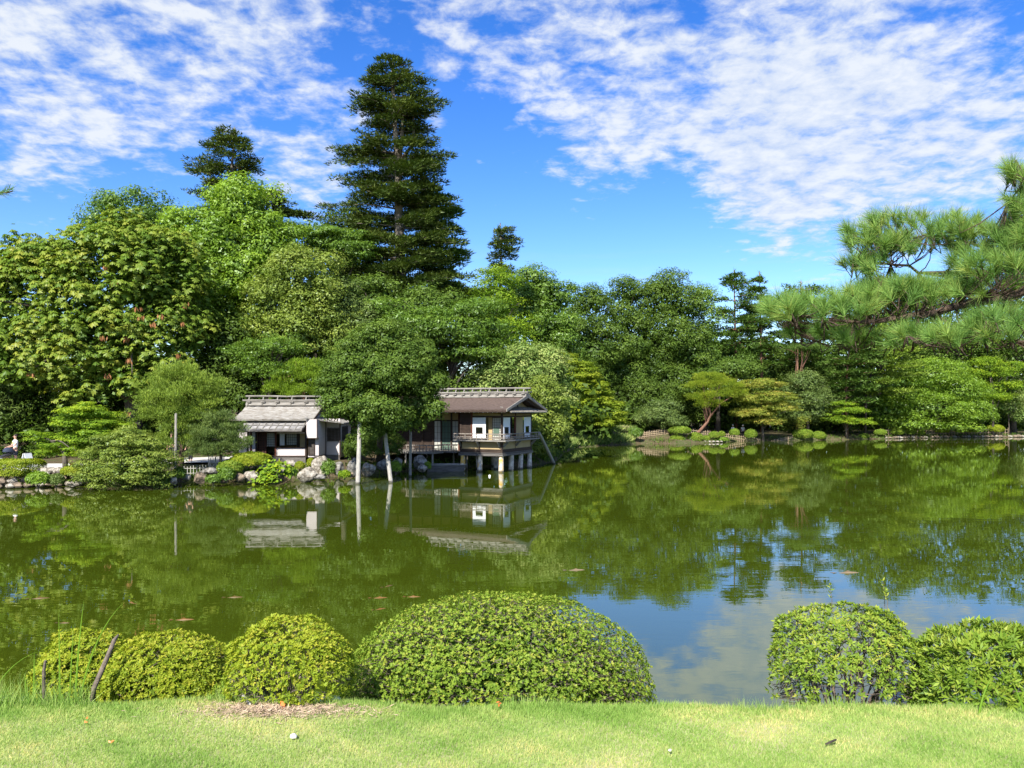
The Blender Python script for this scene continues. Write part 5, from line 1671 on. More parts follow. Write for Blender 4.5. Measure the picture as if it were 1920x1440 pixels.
def bank_weeds():
    """grass and small weeds along both waterlines, past counting"""
    r = np.random.RandomState(19)
    A_, B_ = [], []
    pts_ = [shore(*p) for p in FAR[1:-1]]
    for (a, b) in zip(pts_[:-1], pts_[1:]):
        ln = math.hypot(b[0] - a[0], b[1] - a[1])
        k = int(ln * (170 if a[1] < 60 else 75))
        f = r.rand(k)
        off = np.abs(r.normal(size=k)) * 0.8 + 0.05
        nx_, ny_ = -(b[1] - a[1]) / ln, (b[0] - a[0]) / ln
        A_.append(np.stack([a[0] + (b[0] - a[0]) * f + nx_ * off, a[1] + (b[1] - a[1]) * f + ny_ * off], 1))
    Q = np.concatenate(A_)
    keep = fnoise(Q[:, 0], Q[:, 1], 1.4) + r.normal(size=len(Q)) * 0.25 > 0.02
    Q = Q[keep]
    n = len(Q)
    P = np.stack([Q[:, 0], Q[:, 1], ground_z(Q[:, 0], Q[:, 1]) + r.uniform(-0.02, 0.08, n)], 1)
    T = unit(r.normal(size=(n, 3)) * np.array([0.6, 0.5, 0.2]) + np.array([0, -0.2, 1.0]))
    N = unit(np.cross(T, r.normal(size=(n, 3))))
    L = r.uniform(0.10, 0.34, n)
    o = poly_cloud('bank_weeds', leaf_tris(P, N, T, L, L * 0.35), 3, r.rand(n), LM['mid'])
    tag(o, 'low green weeds growing along the waterlines of both shores', 'weeds', kind='stuff')


bank_weeds()

# edging stones of the far right bank
FS = 'edging stones along the far right bank'
for i in range(34):
    p_ = 1660 + i * 8.6 + rnd.uniform(-2, 2)
    Yb = float(np.interp(p_, [1600, 1700, 1900, 2150], [CAMH * F / 56, CAMH * F / 54, CAMH * F / 52, CAMH * F / 51])) + 0.25
    if i < 6:
        me = rock_mesh('edging_stone', 0.34 + 0.2 * rnd.random(), 0.3, 0.24 + 0.1 * rnd.random(), 130 + i, 2)
        fsm = getattr(bank_weeds, 'pool', []) + [me]
        bank_weeds.pool = fsm
    me = bank_weeds.pool[i % len(bank_weeds.pool)]
    o = link('edging_stone', me, M['rock' if i % 6 in (0, 3) else 'rockbrown'])
    o.location = (X_(p_, Yb), Yb, 0.10)
    o.rotation_euler = (0, 0, rnd.uniform(-0.4, 0.4))
    s_ = rnd.uniform(0.6, 1.25)
    o.scale = (s_, s_, s_)
    tag(o, 'rough stone edging the water under the far right bank', 'stone', FS)
for i in range(5):
    p_ = 1322 + i * 8
    o = link('edging_stone', rock_mesh('edging_stone', 0.24, 0.2, 0.13, 170 + i, 2), M['rock'])
    o.location = (X_(p_, 93.2), 93.2 + i * 0.1, 0.14)
    tag(o, 'small pale stone at the water in front of the leaning garden pine', 'stone', 'pale stones below the leaning garden pine')


# low bamboo fences
def bamboo_fence(label, pts, n, hgt, mat, rails=(0.35, 0.8), t=0.022, cross=False):
    """pts: (px, Y) plan polyline"""
    P3 = [Vector((X_(a, far_depth(a, b)), far_depth(a, b), 0)) for a, b in pts]
    for p in P3:
        p.z = gz(p.x, p.y)
    o0 = P3[0].copy()
    root = thing('bamboo_fence', label, 'fence', o0)
    seg = [(b - a).length for a, b in zip(P3[:-1], P3[1:])]
    tot = sum(seg)
    me = MB().tube([(0, 0, -0.1), (0, 0, hgt)], [t, t * 0.9], 6).mesh('picket')
    for i in range(n + 1):
        s_ = tot * i / n
        k = 0
        while k < len(seg) - 1 and s_ > seg[k]:
            s_ -= seg[k]
            k += 1
        p = P3[k].lerp(P3[k + 1], s_ / seg[k])
        o = link('picket', me, M[mat], root)
        o.location = p - o0
        o.scale = (1, 1, rnd.uniform(0.9, 1.12))
        o.rotation_euler = (rnd.uniform(-0.04, 0.04), rnd.uniform(-0.04, 0.04), 0)
    for f in rails:
        q = [p - o0 + Vector((0, -t * 1.5, hgt * f)) for p in P3]
        MB().tube(q, t * 0.85, 6).build('rail', M[mat], root)
    return root


M['bamboo'] = surf('dry_bamboo', (0.28, 0.20, 0.125), (0.48, 0.38, 0.25), 8, bump=0.2)
M['bamboopale'] = surf('bleached_bamboo', (0.42, 0.40, 0.36), (0.62, 0.60, 0.55), 8, bump=0.2)
bamboo_fence('low bamboo fence behind the iris bed right of the pavilion', [(1072, 80), (1110, 83), (1190, 87)], 30, 0.62, 'bamboo', t=0.035)
bamboo_fence('low bamboo fence between the leafy bush and the flat oval dome', [(1196, 86.5), (1265, 87.5)], 22, 0.72, 'bamboo', rails=(0.2, 0.5, 0.8), t=0.035)
bamboo_fence('low bamboo fence behind the leaning garden pine and the clipped balls', [(1290, 89.5), (1350, 91), (1425, 92)], 40, 0.66, 'bamboo', t=0.035)
bamboo_fence('low bleached fence between the orange maple and the paired domes', [(1428, 91), (1486, 91.5)], 22, 0.50, 'bamboo', rails=(0.3,), t=0.035)
bamboo_fence('dark bamboo fence in the shade under the cherry tree', [(1655, 100), (1760, 102), (1890, 104)], 44, 0.95, 'bamboo', t=0.03)
bamboo_fence('short pale picket fence on the left shore under the rounded pine', [(316, 42.6), (350, 42.8), (392, 43.0)], 13, 0.60, 'bamboopale', t=0.018)
bamboo_fence('white barrier of pickets behind the darker low pine', [(392, 44.6), (420, 45.0)], 10, 0.72, 'bamboopale', rails=(0.5,), t=0.03)
bamboo_fence('low pale kerb fence at the edge of the left path', [(94, 41.7), (125, 41.8)], 4, 0.26, 'bamboopale', rails=(0.85,), t=0.025)


# sign boards on the left
def a_board():
    b = W(51, 862, 43.5)
    b.z = gz(b.x, b.y) + 0.1
    root = thing('sign_board', 'white folding A frame board standing on the left path', 'sign', b, R(72))
    for s in (-1, 1):
        m_ = MB()
        m_.prism([(-0.25, s * 0.28, 0.0), (0.25, s * 0.28, 0.0), (0.22, s * 0.03, 0.84), (-0.22, s * 0.03, 0.84)], (0, s * 0.025, 0))
        m_.build('panel', M['blind'], root)
    MB().box(-0.22, 0.22, -0.05, 0.05, 0.835, 0.86).build('hinge_bar', M['greyplank'], root)


a_board()
M['red'] = surf('red_paint', (0.55, 0.02, 0.01), (0.62, 0.03, 0.015), 3, bump=0)
M['orangebox'] = surf('orange_notice', (0.60, 0.22, 0.05), (0.66, 0.27, 0.07), 3, bump=0)
b_ = Vector((X_(137, 43.2), 43.2, 0))
b_.z = gz(b_.x, b_.y) + 0.08
sg = thing('notice_sign', 'small red and orange notice on a stake by the left path', 'sign', b_)
bpart('stake', sg, 'red', -0.02, 0.02, -0.02, 0.02, 0, 0.36)
bpart('panel', sg, 'red', -0.02, 0.12, -0.04, -0.022, 0.10, 0.34)
bpart('panel', sg, 'orangebox', -0.17, -0.03, -0.04, -0.022, 0.10, 0.32)


# ------------------------------------------------------------------ people
def skin_mesh(name, verts, edges, radii, mat, parent, root_i=0, sub=2):
    me = bpy.data.meshes.new(name)
    me.from_pydata(verts, edges, [])
    o = link(name, me, mat, parent)
    sk = o.modifiers.new('skin', 'SKIN')
    for i, rd in enumerate(radii):
        me.skin_vertices[0].data[i].radius = rd if isinstance(rd, tuple) else (rd, rd)
        me.skin_vertices[0].data[i].use_root = (i == root_i)
    sk.use_smooth_shade = True
    ss = o.modifiers.new('sub', 'SUBSURF')
    ss.levels = ss.render_levels = sub
    return o


M['skin'] = surf('skin', (0.46, 0.27, 0.19), (0.52, 0.31, 0.22), 3, bump=0, rough=0.6)
M['hair'] = surf('dark_hair', (0.02, 0.015, 0.012), (0.04, 0.03, 0.025), 9, bump=0.3)
M['whitecloth'] = surf('white_cloth', (0.72, 0.72, 0.74), (0.80, 0.80, 0.82), 4, bump=0.2)
M['yellowcloth'] = surf('yellow_cloth', (0.75, 0.62, 0.12), (0.80, 0.68, 0.16), 4, bump=0.1)
M['navy'] = surf('navy_cloth', (0.018, 0.025, 0.045), (0.035, 0.045, 0.075), 4, bump=0.2)
M['black'] = surf('black_cloth', (0.012, 0.012, 0.014), (0.03, 0.03, 0.034), 4, bump=0.2)


def person(label, loc, rz, top='whitecloth', bottom='navy', shorts=True, reach=0.0, cap=None, hgt=1.66, sit=0.0, hairmat='hair'):
    """standing figure, facing -Y before rotation; reach: forearms forward (holding something); sit lowers the hips and folds the legs"""
    s = hgt / 1.7
    root = thing('person', label, 'person', loc, rz)
    hip = 0.92 - sit
    V = [(0, 0, hip), (0, -0.01, hip + 0.20), (0, 0.0, hip + 0.44), (0, 0, hip + 0.53), (0, -0.01, hip + 0.60), (0, -0.015, hip + 0.70), (0, -0.01, hip + 0.78)]
    Rr = [(0.145, 0.105), (0.125, 0.095), (0.150, 0.10), (0.055, 0.055), (0.055, 0.06), (0.078, 0.095), (0.055, 0.07)]
    E = [(0, 1), (1, 2), (2, 3), (3, 4), (4, 5), (5, 6)]

    def chain(parent, pts, rads):
        p = parent
        for q, rd in zip(pts, rads):
            V.append(q)
            Rr.append(rd)
            E.append((p, len(V) - 1))
            p = len(V) - 1
        return p
    arms = []
    for sx in (-1, 1):
        el = (sx * 0.235, -0.02 - 0.10 * reach, hip + 0.16 + 0.03 * reach)
        wr = (sx * (0.25 - 0.12 * reach), -0.06 - 0.36 * reach, hip - 0.08 + 0.20 * reach)
        w_ = chain(2, [(sx * 0.165, 0, hip + 0.45), el, wr], [0.058, 0.042, 0.029])
        h = Vector(wr)
        d = (h - Vector(el)).normalized()
        chain(w_, [tuple(h + d * 0.07)], [(0.036, 0.022)])
        arms.append((el, wr, d))
        for q in range(4):
            off = Vector(((q - 1.5) * 0.018, 0, 0))
            chain(w_ + 1, [tuple(h + d * 0.13 + off), tuple(h + d * (0.17 - 0.01 * abs(q - 1.4)) + off + Vector((0, -0.012, -0.01)))], [0.009, 0.007])
        chain(w_ + 1, [tuple(h + d * 0.075 + Vector((-sx * 0.04, -0.012, 0)))], [0.010])
        if sit > 0:
            chain(0, [(sx * 0.09, -0.02, hip - 0.05), (sx * 0.11, -0.42, hip + 0.02), (sx * 0.11, -0.40, 0.10), (sx * 0.11, -0.44, 0.04), (sx * 0.11, -0.56, 0.03)], [0.095, 0.06, 0.04, 0.04, 0.032])
        else:
            chain(0, [(sx * 0.09, 0, hip - 0.08), (sx * 0.10, -0.02 * sx, 0.48), (sx * 0.10, 0.02 - 0.03 * sx, 0.10), (sx * 0.10, -0.02, 0.045), (sx * 0.11, -0.14, 0.03)], [0.095, 0.058, 0.038, 0.042, 0.034])
    V = [tuple(Vector(v_) * s) for v_ in V]
    Rr = [((a[0] * s, a[1] * s) if isinstance(a, tuple) else a * s) for a in Rr]
    skin_mesh('body', V, E, Rr, M['skin'], root)
    # shirt with short sleeves
    SV = [(0, 0, hip - 0.02), (0, -0.01, hip + 0.20), (0, 0, hip + 0.44), (0, 0, hip + 0.52)]
    SR = [(0.165, 0.125), (0.145, 0.115), (0.168, 0.118), (0.075, 0.072)]
    SE = [(0, 1), (1, 2), (2, 3)]
    for sx, (el, wr, d) in zip((-1, 1), arms):
        SV.append((sx * 0.165, 0, hip + 0.45))
        SR.append(0.075)
        SE.append((2, len(SV) - 1))
        SV.append(tuple(Vector((sx * 0.165, 0, hip + 0.45)).lerp(Vector(el), 0.62)))
        SR.append(0.066)
        SE.append((len(SV) - 2, len(SV) - 1))
    skin_mesh('shirt', [tuple(Vector(a) * s) for a in SV], SE, [((a[0] * s, a[1] * s) if isinstance(a, tuple) else a * s) for a in SR], M[top], root)
    PV = [(0, 0, hip + 0.04), (0, 0, hip - 0.03)]
    PR = [(0.158, 0.118), (0.155, 0.12)]
    PE = [(0, 1)]
    for sx in (-1, 1):
        p = 1
        kn = (sx * 0.10, -0.02 * sx, 0.50) if sit <= 0 else (sx * 0.11, -0.40, hip + 0.02)
        end = (sx * 0.10, 0.0, 0.14) if sit <= 0 else (sx * 0.11, -0.40, 0.15)
        for q, rd in ([((sx * 0.095, 0, hip - 0.09), 0.108), (kn, 0.082)] + ([] if shorts else [(end, 0.06)])):
            PV.append(q)
            PR.append(rd)
            PE.append((p, len(PV) - 1))
            p = len(PV) - 1
    skin_mesh('shorts' if shorts else 'trousers', [tuple(Vector(a) * s) for a in PV], PE, [((a[0] * s, a[1] * s) if isinstance(a, tuple) else a * s) for a in PR], M[bottom], root)

    def ball(nm, c, rr3, mat):
        bm = bmesh.new()
        bmesh.ops.create_uvsphere(bm, u_segments=14, v_segments=9, radius=1)
        for v_ in bm.verts:
            v_.co = Vector((v_.co.x * rr3[0], v_.co.y * rr3[1], v_.co.z * rr3[2])) + Vector(c)
            v_.co *= s
        me = bpy.data.meshes.new(nm)
        bm.to_mesh(me)
        bm.free()
        return link(nm, me, M[mat], root, True)
    ball('hair', (0, 0.022, hip + 0.755), (0.088, 0.100, 0.095), cap or hairmat)
    if cap:
        MB().prism([(-0.07, -0.07, hip + 0.765), (0.07, -0.07, hip + 0.765), (0.055, -0.17, hip + 0.755), (-0.055, -0.17, hip + 0.755)], (0, 0, 0.012)).build('cap_brim', M[cap], root)
    for sx in (-1, 1):
        ball('eye', (sx * 0.030, -0.098, hip + 0.715), (0.010, 0.008, 0.007), 'black')
        ball('ear', (sx * 0.082, 0.0, hip + 0.70), (0.012, 0.022, 0.03), 'skin')
    ball('nose', (0, -0.112, hip + 0.69), (0.012, 0.016, 0.02), 'skin')
    ball('mouth', (0, -0.096, hip + 0.652), (0.022, 0.008, 0.006), 'redwood')
    ball('shoe', (-0.11, -0.06, 0.035), (0.045, 0.12, 0.04), 'black') if sit <= 0 else None
    ball('shoe', (0.11, -0.06, 0.035), (0.045, 0.12, 0.04), 'black') if sit <= 0 else None
    return root


pY = 45.2
px0 = X_(29, pY)
pz = gz(px0, pY) + 0.10
pr = person('person in white and yellow top and dark shorts pushing a pram', (px0, pY, pz), R(-38), 'whitecloth', 'navy', True, 0.9, None, 1.72)
mbv = MB().box(-0.10, 0.10, -0.142, -0.128, 1.25, 1.33)
mbv.build('yellow_bib', M['yellowcloth'], pr)
# pram
pm = thing('pram', 'navy hooded pram with a pale footrest on the left path', 'pram', (X_(14, pY - 0.55), pY - 0.55, pz), R(-38))
bm = bmesh.new()
bmesh.ops.create_uvsphere(bm, u_segments=16, v_segments=10, radius=0.26)
for v_ in bm.verts:
    v_.co.y *= 1.15
    v_.co.z = max(v_.co.z, -0.02)
    v_.co += Vector((0, 0.05, 0.78))
me = bpy.data.meshes.new('hood')
bm.to_mesh(me)
bm.free()
link('hood', me, M['navy'], pm, True)
MB().prism([(-0.2, 0.25, 0.62), (-0.2, -0.35, 0.45), (-0.2, -0.38, 0.52), (-0.2, 0.0, 0.70), (-0.2, 0.28, 0.95)][::-1], (0.4, 0, 0)).build('seat', M['black'], pm, bev=0.02)
MB().box(-0.19, 0.19, -0.55, -0.30, 0.36, 0.42).build('footrest', M['blind'], pm, bev=0.02)
for sx in (-1, 1):
    MB().tube([(sx * 0.22, 0.62, 0.98), (sx * 0.22, 0.25, 0.62), (sx * 0.24, -0.45, 0.12)], 0.013, 6).build('frame', M['black'], pm)
    MB().tube([(sx * 0.22, 0.10, 0.50), (sx * 0.25, 0.38, 0.12)], 0.013, 6).build('frame', M['black'], pm)
    for yy_, rw in ((-0.45, 0.10), (0.38, 0.12)):
        q = [(sx * 0.25, yy_ + rw * math.cos(a * PI / 8), rw + rw * math.sin(a * PI / 8) * 0.98) for a in range(17)]
        w_ = MB().tube(q, 0.018, 6).build('wheel', M['black'], pm)
MB().tube([(-0.22, 0.62, 0.98), (0.22, 0.62, 0.98)], 0.016, 6).build('handle', M['black'], pm)

f1 = (X_(1374, 101), 101.0)
person('person in white seated under the orange maple, on the left', (f1[0], f1[1], gz(*f1) + 0.02), R(20), 'whitecloth', 'whitecloth', False, 0.5, 'whitecloth', 1.75, 0.42)
f2 = (X_(1393, 101.5), 101.5)
person('person in a white top seated under the orange maple, on the right', (f2[0], f2[1], gz(*f2) + 0.02), R(-30), 'whitecloth', 'black', False, 0.5, 'whitecloth', 1.70, 0.42)
f3 = (X_(322, 48), 48.0)
person('person in dark blue half hidden behind the rounded pine on the left shore', (f3[0], f3[1], gz(*f3) + 0.1), R(15), 'navy', 'black', False, 0.0, None, 1.68)
f4 = (X_(357, 47), 47.0)
person('person in black with bare arms, right of the rounded pine trunk', (f4[0], f4[1], gz(*f4) + 0.1), R(-20), 'black', 'black', False, 0.3, None, 1.62)

# ------------------------------------------------------------------ the near bank: lawn, shrubs, reeds, pine branch
LAWN_Z = CAMH - 1.6


def lawn_edge(x):
    """depth of the lawn's far edge"""
    return 4.20 - 0.02 * x + 0.03 * np.sin(x * 3.1) + 0.02 * np.sin(x * 7.3 + 1)


def lawn_z(x, y):
    e = lawn_edge(x)
    return LAWN_Z + 0.012 * np.sin(x * 2.1 + y) - np.where(y > e - 0.12, ((y - e + 0.12) * 1.1) ** 2 * 1.2, 0)


def build_lawn():
    xs = np.linspace(-6, 6, 121)
    V, Fc = [], []
    ny = 40
    for j in range(ny):
        for x in xs:
            y = -3 + (float(lawn_edge(x)) + 0.35 + 3) * j / (ny - 1)
            V.append((x, y, float(lawn_z(x, y))))
    w = len(xs)
    for j in range(ny - 1):
        for i in range(w - 1):
            a = j * w + i
            Fc.append((a, a + 1, a + w + 1, a + w))
    me = bpy.data.meshes.new('lawn')
    me.from_pydata(V, [], Fc)
    m, t, out = newmat('lawn_soil')
    g = t.add('ShaderNodeNewGeometry')
    n1 = t.noise(g.outputs['Position'], 2.2, 5, 0.6)
    n2 = t.noise(g.outputs['Position'], 60, 4, 0.6)
    col = t.mix(t.smooth(n1, 0.42, 0.64), (0.20, 0.25, 0.09), (0.36, 0.32, 0.19))
    col = t.mix(t.smooth(n2, 0.4, 0.7), col, (0.34, 0.36, 0.14))
    p = t.add('ShaderNodeBsdfPrincipled')
    p.inputs['Roughness'].default_value = 0.95
    p.inputs['Specular IOR Level'].default_value = 0.1
    t.l.new(col, p.inputs['Base Color'])
    t.l.new(p.outputs[0], out.inputs[0])
    tag(link('lawn', me, m, None, True), kind='structure')


build_lawn()


def grass_field():
    r = np.random.RandomState(3)
    n = 390000
    y = 3.25 + 1.25 * r.rand(n) ** 0.9
    x = r.uniform(-1, 1, n) * (y * 0.70 + 0.25)
    far_ = r.rand(n) < 0.12                       # thinner turf on past the sides of the view
    x = np.where(far_, np.sign(x) * r.uniform(2.9, 5.6, n), x)
    e = lawn_edge(x)
    ok = y < e + 0.06 + 0.04 * r.rand(n)
    # bare mulch round the stems of the yellow shrub
    bare = np.exp(-(((x + 1.20) / 0.42) ** 2 + ((y - 4.10) / 0.12) ** 2))
    patch = 0.5 + 0.5 * fnoise(x * 2.2, y * 2.6, 1.0)
    ok &= r.rand(n) > bare * 0.88
    ok &= r.rand(n) < 0.62 + 0.45 * patch
    x, y, patch = x[ok], y[ok], patch[ok]
    n = len(x)
    P = np.stack([x, y, lawn_z(x, y) - 0.004], 1)
    T = unit(r.normal(size=(n, 3)) * np.array([0.55, 0.55, 0.2]) + np.array([0.15, 0.1, 1.0]))
    N = unit(np.cross(T, r.normal(size=(n, 3))))
    edge = np.clip(1 - (lawn_edge(x) - y) / 0.10, 0, 1)
    L = r.uniform(0.012, 0.030, n) * (0.8 + 0.4 * patch) * (1 + 0.7 * edge)
    straw = np.clip(0.62 - 1.3 * (patch - 0.42) + 0.35 * fnoise(x * 9, y * 14, 1.0), 0, 1)
    tint = np.clip(0.05 + 0.95 * straw * r.rand(n) ** 0.7 + 0.35 * r.rand(n) ** 2, 0, 1)
    o = poly_cloud('grass', leaf_tris(P, N, T, L, np.full(n, 0.0034)), 3, tint, LM['grass'])
    tag(o, 'short sunlit lawn grass with straw coloured patches', 'grass', kind='stuff')


grass_field()

M['mulch'] = surf('dry_mulch', (0.30, 0.20, 0.13), (0.62, 0.48, 0.33), 30, bump=0.5)


def mulch():
    r = np.random.RandomState(8)
    n = 3400
    x = -1.20 + r.normal(size=n) * 0.22
    y = 4.10 + r.normal(size=n) * 0.06
    P = np.stack([x, y, lawn_z(x, y) + 0.004 + 0.004 * r.rand(n)], 1)
    T = unit(r.normal(size=(n, 3)) * np.array([1, 1, 0.12]))
    N = unit(np.array([0, 0, 1.0]) + 0.3 * r.normal(size=(n, 3)))
    L = r.uniform(0.015, 0.05, n)
    V = leaf_quads(P, N, T, L, L * 0.16)
    o = poly_cloud('mulch', V, 4, r.rand(n), M['mulch'])
    tag(o, 'dry brown clippings scattered under the yellow shrub', 'clippings', kind='stuff')


mulch()


def near_shrub(name, label, px, y_top, y_bot, rpx, Y, mat, nw, k, leaf, asp, ry=0.85, hollow=0.0, lump=0.05, power=2.0, stems=16, twigs=260, seed=1, rows=None, group=None, tiltr=(0.25, 0.8), inner=0.25, sky=0.0, core=0, bottom_open=0.0):
    """clipped near shrub; silhouette: top row y_top, bottom row y_bot, half width rpx. power>2 makes it squarer"""
    r = np.random.RandomState(seed)
    rx = rpx / F * Y
    zt, zb = Z_(y_top, Y), Z_(y_bot, Y)
    cx = X_(px, Y)
    h = zt - zb - leaf * 0.6
    ex = 2.0 / power

    def shape(d, f):
        q = np.abs(d) ** ex * np.sign(d)
        return np.stack([q[:, 0] * rx, q[:, 1] * rx * ry, np.where(q[:, 2] > 0, q[:, 2] * h * 0.80, q[:, 2] * h * 0.20)], 1) * f[:, None]
    d = rdir(nw * 2, r)
    d = d[d[:, 2] > -0.75][:nw]
    d = d[(d[:, 1] < 0.45) | (r.rand(len(d)) < 0.45)]
    f = 1 + lump * fnoise(d[:, 0] * 5 + seed, d[:, 2] * 6 + d[:, 1] * 4, 1.0) - 0.05 * r.rand(len(d)) - 0.30 * (r.rand(len(d)) < inner) * r.rand(len(d))
    # thinner low down and in random holes
    hole = fnoise(d[:, 0] * 6 + 3 * seed, d[:, 2] * 7 + 1, 1.1)
    keep = r.rand(len(d)) > hollow * np.clip((0.45 - d[:, 2]) * 1.1, 0, 1) * (0.55 + 0.6 * (hole > 0.0)) 
    if bottom_open:
        keep &= ~((d[:, 2] < -0.25) & (r.rand(len(d)) < bottom_open))
    d, f = d[keep], f[keep]
    P = shape(d, f) + np.array([cx, Y, zb + 0.20 * h])
    N = unit(d * np.array([1, 1, 1.1]) + np.array([0, 0, 0.35]) + 0.35 * r.normal(size=d.shape))
    V = whorls(P, N, k, leaf, asp, r, tiltr)
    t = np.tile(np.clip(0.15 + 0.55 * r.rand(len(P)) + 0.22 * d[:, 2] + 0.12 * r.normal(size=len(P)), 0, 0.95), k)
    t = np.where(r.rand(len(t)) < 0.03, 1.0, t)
    if core:
        dc = rdir(core, r)
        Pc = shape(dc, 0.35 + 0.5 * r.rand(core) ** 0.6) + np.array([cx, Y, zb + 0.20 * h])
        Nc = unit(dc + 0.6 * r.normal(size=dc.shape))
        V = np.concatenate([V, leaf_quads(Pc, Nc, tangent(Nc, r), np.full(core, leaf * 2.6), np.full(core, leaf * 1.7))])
        t = np.concatenate([t, 0.3 * r.rand(core)])  # dark tints paint shade into the shrub's inner leaves
    bz = LAWN_Z - 0.35 if Y > 4.5 else LAWN_Z - 0.04
    base = Vector((cx, Y, bz))
    root = thing(name, label, 'shrub', base, 0, group)
    poly_cloud('foliage', V, 4, t, LM[mat], root, base)
    mb = MB()
    for q in range(stems):
        a = q * 2 * PI / stems + r.uniform(-0.3, 0.3)
        f0 = r.uniform(0.05, 0.45)
        b0 = Vector((math.cos(a) * rx * f0, math.sin(a) * rx * f0 * ry, 0))
        f1 = r.uniform(0.40, 0.75)
        e = Vector((math.cos(a) * rx * f1, math.sin(a) * rx * f1 * ry, zb - bz + h * 0.72 * math.sqrt(1 - f1 * f1) * r.uniform(0.6, 0.95)))
        mid = b0.lerp(e, 0.5) + Vector((r.uniform(-1, 1), r.uniform(-1, 1), 0)) * rx * 0.08
        t0 = r.uniform(0.006, 0.013)
        mb.tube([b0, mid, e], [t0, t0 * 0.8, t0 * 0.4], 6, 0.2, q)
        for w in range(3):
            e2 = e + Vector((r.uniform(-0.18, 0.18) * rx, r.uniform(-0.18, 0.18) * rx, r.uniform(0.0, 0.14) * h))
            mb.tube([mid.lerp(e, 0.3 + 0.2 * w), e2], [t0 * 0.4, t0 * 0.2], 4)
    mb.build('stem', M['twig'], root)
    tw = MB()
    dd = rdir(twigs * 2, r)
    dd = dd[dd[:, 2] > -0.6][:twigs]
    A1 = shape(dd, np.full(len(dd), 0.70)) + np.array([0, 0, zb + 0.2 * h - bz])
    A2 = shape(unit(dd + 0.22 * r.normal(size=dd.shape)), np.full(len(dd), 0.96)) + np.array([0, 0, zb + 0.2 * h - bz])
    for p, q in zip(A1, A2):
        tw.tube([p, q], [0.0028, 0.0015], 3, caps=False)
    tw.build('twigs', M['twig'], root)
    return root


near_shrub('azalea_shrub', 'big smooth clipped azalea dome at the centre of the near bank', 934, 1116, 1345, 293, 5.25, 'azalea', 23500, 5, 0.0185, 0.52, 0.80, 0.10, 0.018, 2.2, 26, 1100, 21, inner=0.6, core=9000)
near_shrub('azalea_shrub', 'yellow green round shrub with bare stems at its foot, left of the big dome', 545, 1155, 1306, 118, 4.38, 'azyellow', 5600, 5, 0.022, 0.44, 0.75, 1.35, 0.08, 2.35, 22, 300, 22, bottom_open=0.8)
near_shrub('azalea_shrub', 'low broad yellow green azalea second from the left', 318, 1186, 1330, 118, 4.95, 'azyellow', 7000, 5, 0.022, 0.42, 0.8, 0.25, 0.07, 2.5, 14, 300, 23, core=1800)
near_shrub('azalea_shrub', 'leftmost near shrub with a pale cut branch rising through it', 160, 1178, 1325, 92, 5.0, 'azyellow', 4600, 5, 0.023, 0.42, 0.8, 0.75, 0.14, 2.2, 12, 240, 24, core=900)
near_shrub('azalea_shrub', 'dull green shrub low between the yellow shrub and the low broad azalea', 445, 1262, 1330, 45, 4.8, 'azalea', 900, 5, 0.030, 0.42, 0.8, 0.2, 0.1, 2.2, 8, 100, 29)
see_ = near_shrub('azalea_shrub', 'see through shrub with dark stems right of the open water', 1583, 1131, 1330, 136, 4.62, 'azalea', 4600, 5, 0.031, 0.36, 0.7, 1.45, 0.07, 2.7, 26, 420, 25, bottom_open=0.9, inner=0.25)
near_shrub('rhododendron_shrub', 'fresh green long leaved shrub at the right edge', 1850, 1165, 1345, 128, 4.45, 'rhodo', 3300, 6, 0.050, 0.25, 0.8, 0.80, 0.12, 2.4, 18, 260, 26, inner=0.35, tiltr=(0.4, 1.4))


def sprouts(root, spots):
    r = np.random.RandomState(61)
    for (px, py, py0, Y) in spots:
        a, b = W(px + 4, py0, Y) - root.location, W(px, py, Y) - root.location
        st = MB().tube([a, a.lerp(b, 0.5) + Vector((0.006, 0, 0)), b], [0.0022, 0.0018, 0.001], 5).build('sprout', M['twig'], root)
        C_ = np.array([tuple(a.lerp(b, f)) for f in (0.55, 0.7, 0.82, 0.92, 1.0)])
        D_ = np.tile(np.array([[0.0, 0.0, 1.0]]), (5, 1))
        V = whorls(C_, D_, 4, 0.030, 0.30, r, (0.5, 1.4))
        poly_cloud('sprout_leaves', V, 4, 0.5 + 0.5 * r.rand(20), LM['rhodo'], st)


sprouts(see_, [(1556, 1098, 1150, 4.62), (1655, 1090, 1140, 4.60), (1660, 1108, 1145, 4.55), (1492, 1140, 1175, 4.62)])


def cut_branch():
    a, b, c = W(176, 1290, 4.55), W(198, 1240, 4.6), W(214, 1200, 4.66)
    o = MB().tube([a - Vector((0.02, 0, 0.12)), a, b, c, W(222, 1190, 4.7)], [0.016, 0.016, 0.0145, 0.012, 0.005], 8, 0.25, 4).build('cut_branch', M['twig'], None, True, a)
    o.location = a
    tag(o, 'pale bare sawn branch leaning in the leftmost near shrub', 'branch')
    a = W(82, 1290, 4.5)
    o = MB().tube([a + Vector((0, 0, -0.1)), a + Vector((0.0, 0, 0.10)), a + Vector((0.01, 0, 0.16))], [0.010, 0.009, 0.007], 7, 0.2, 5).build('stump', M['twig'], None, False, a)
    o.location = a
    tag(o, 'short brown stump at the left foot of the leftmost near shrub', 'stump')
    a = W(470, 1322, 4.15)
    o = MB().tube([a, a + Vector((-0.05, 0.02, 0.045))], [0.008, 0.007], 8, 0.1, 6).build('stick', M['pole'], None, False, a)
    o.location = a
    tag(o, 'pale cut stick lying at the foot of the yellow shrub', 'stick')


cut_branch()


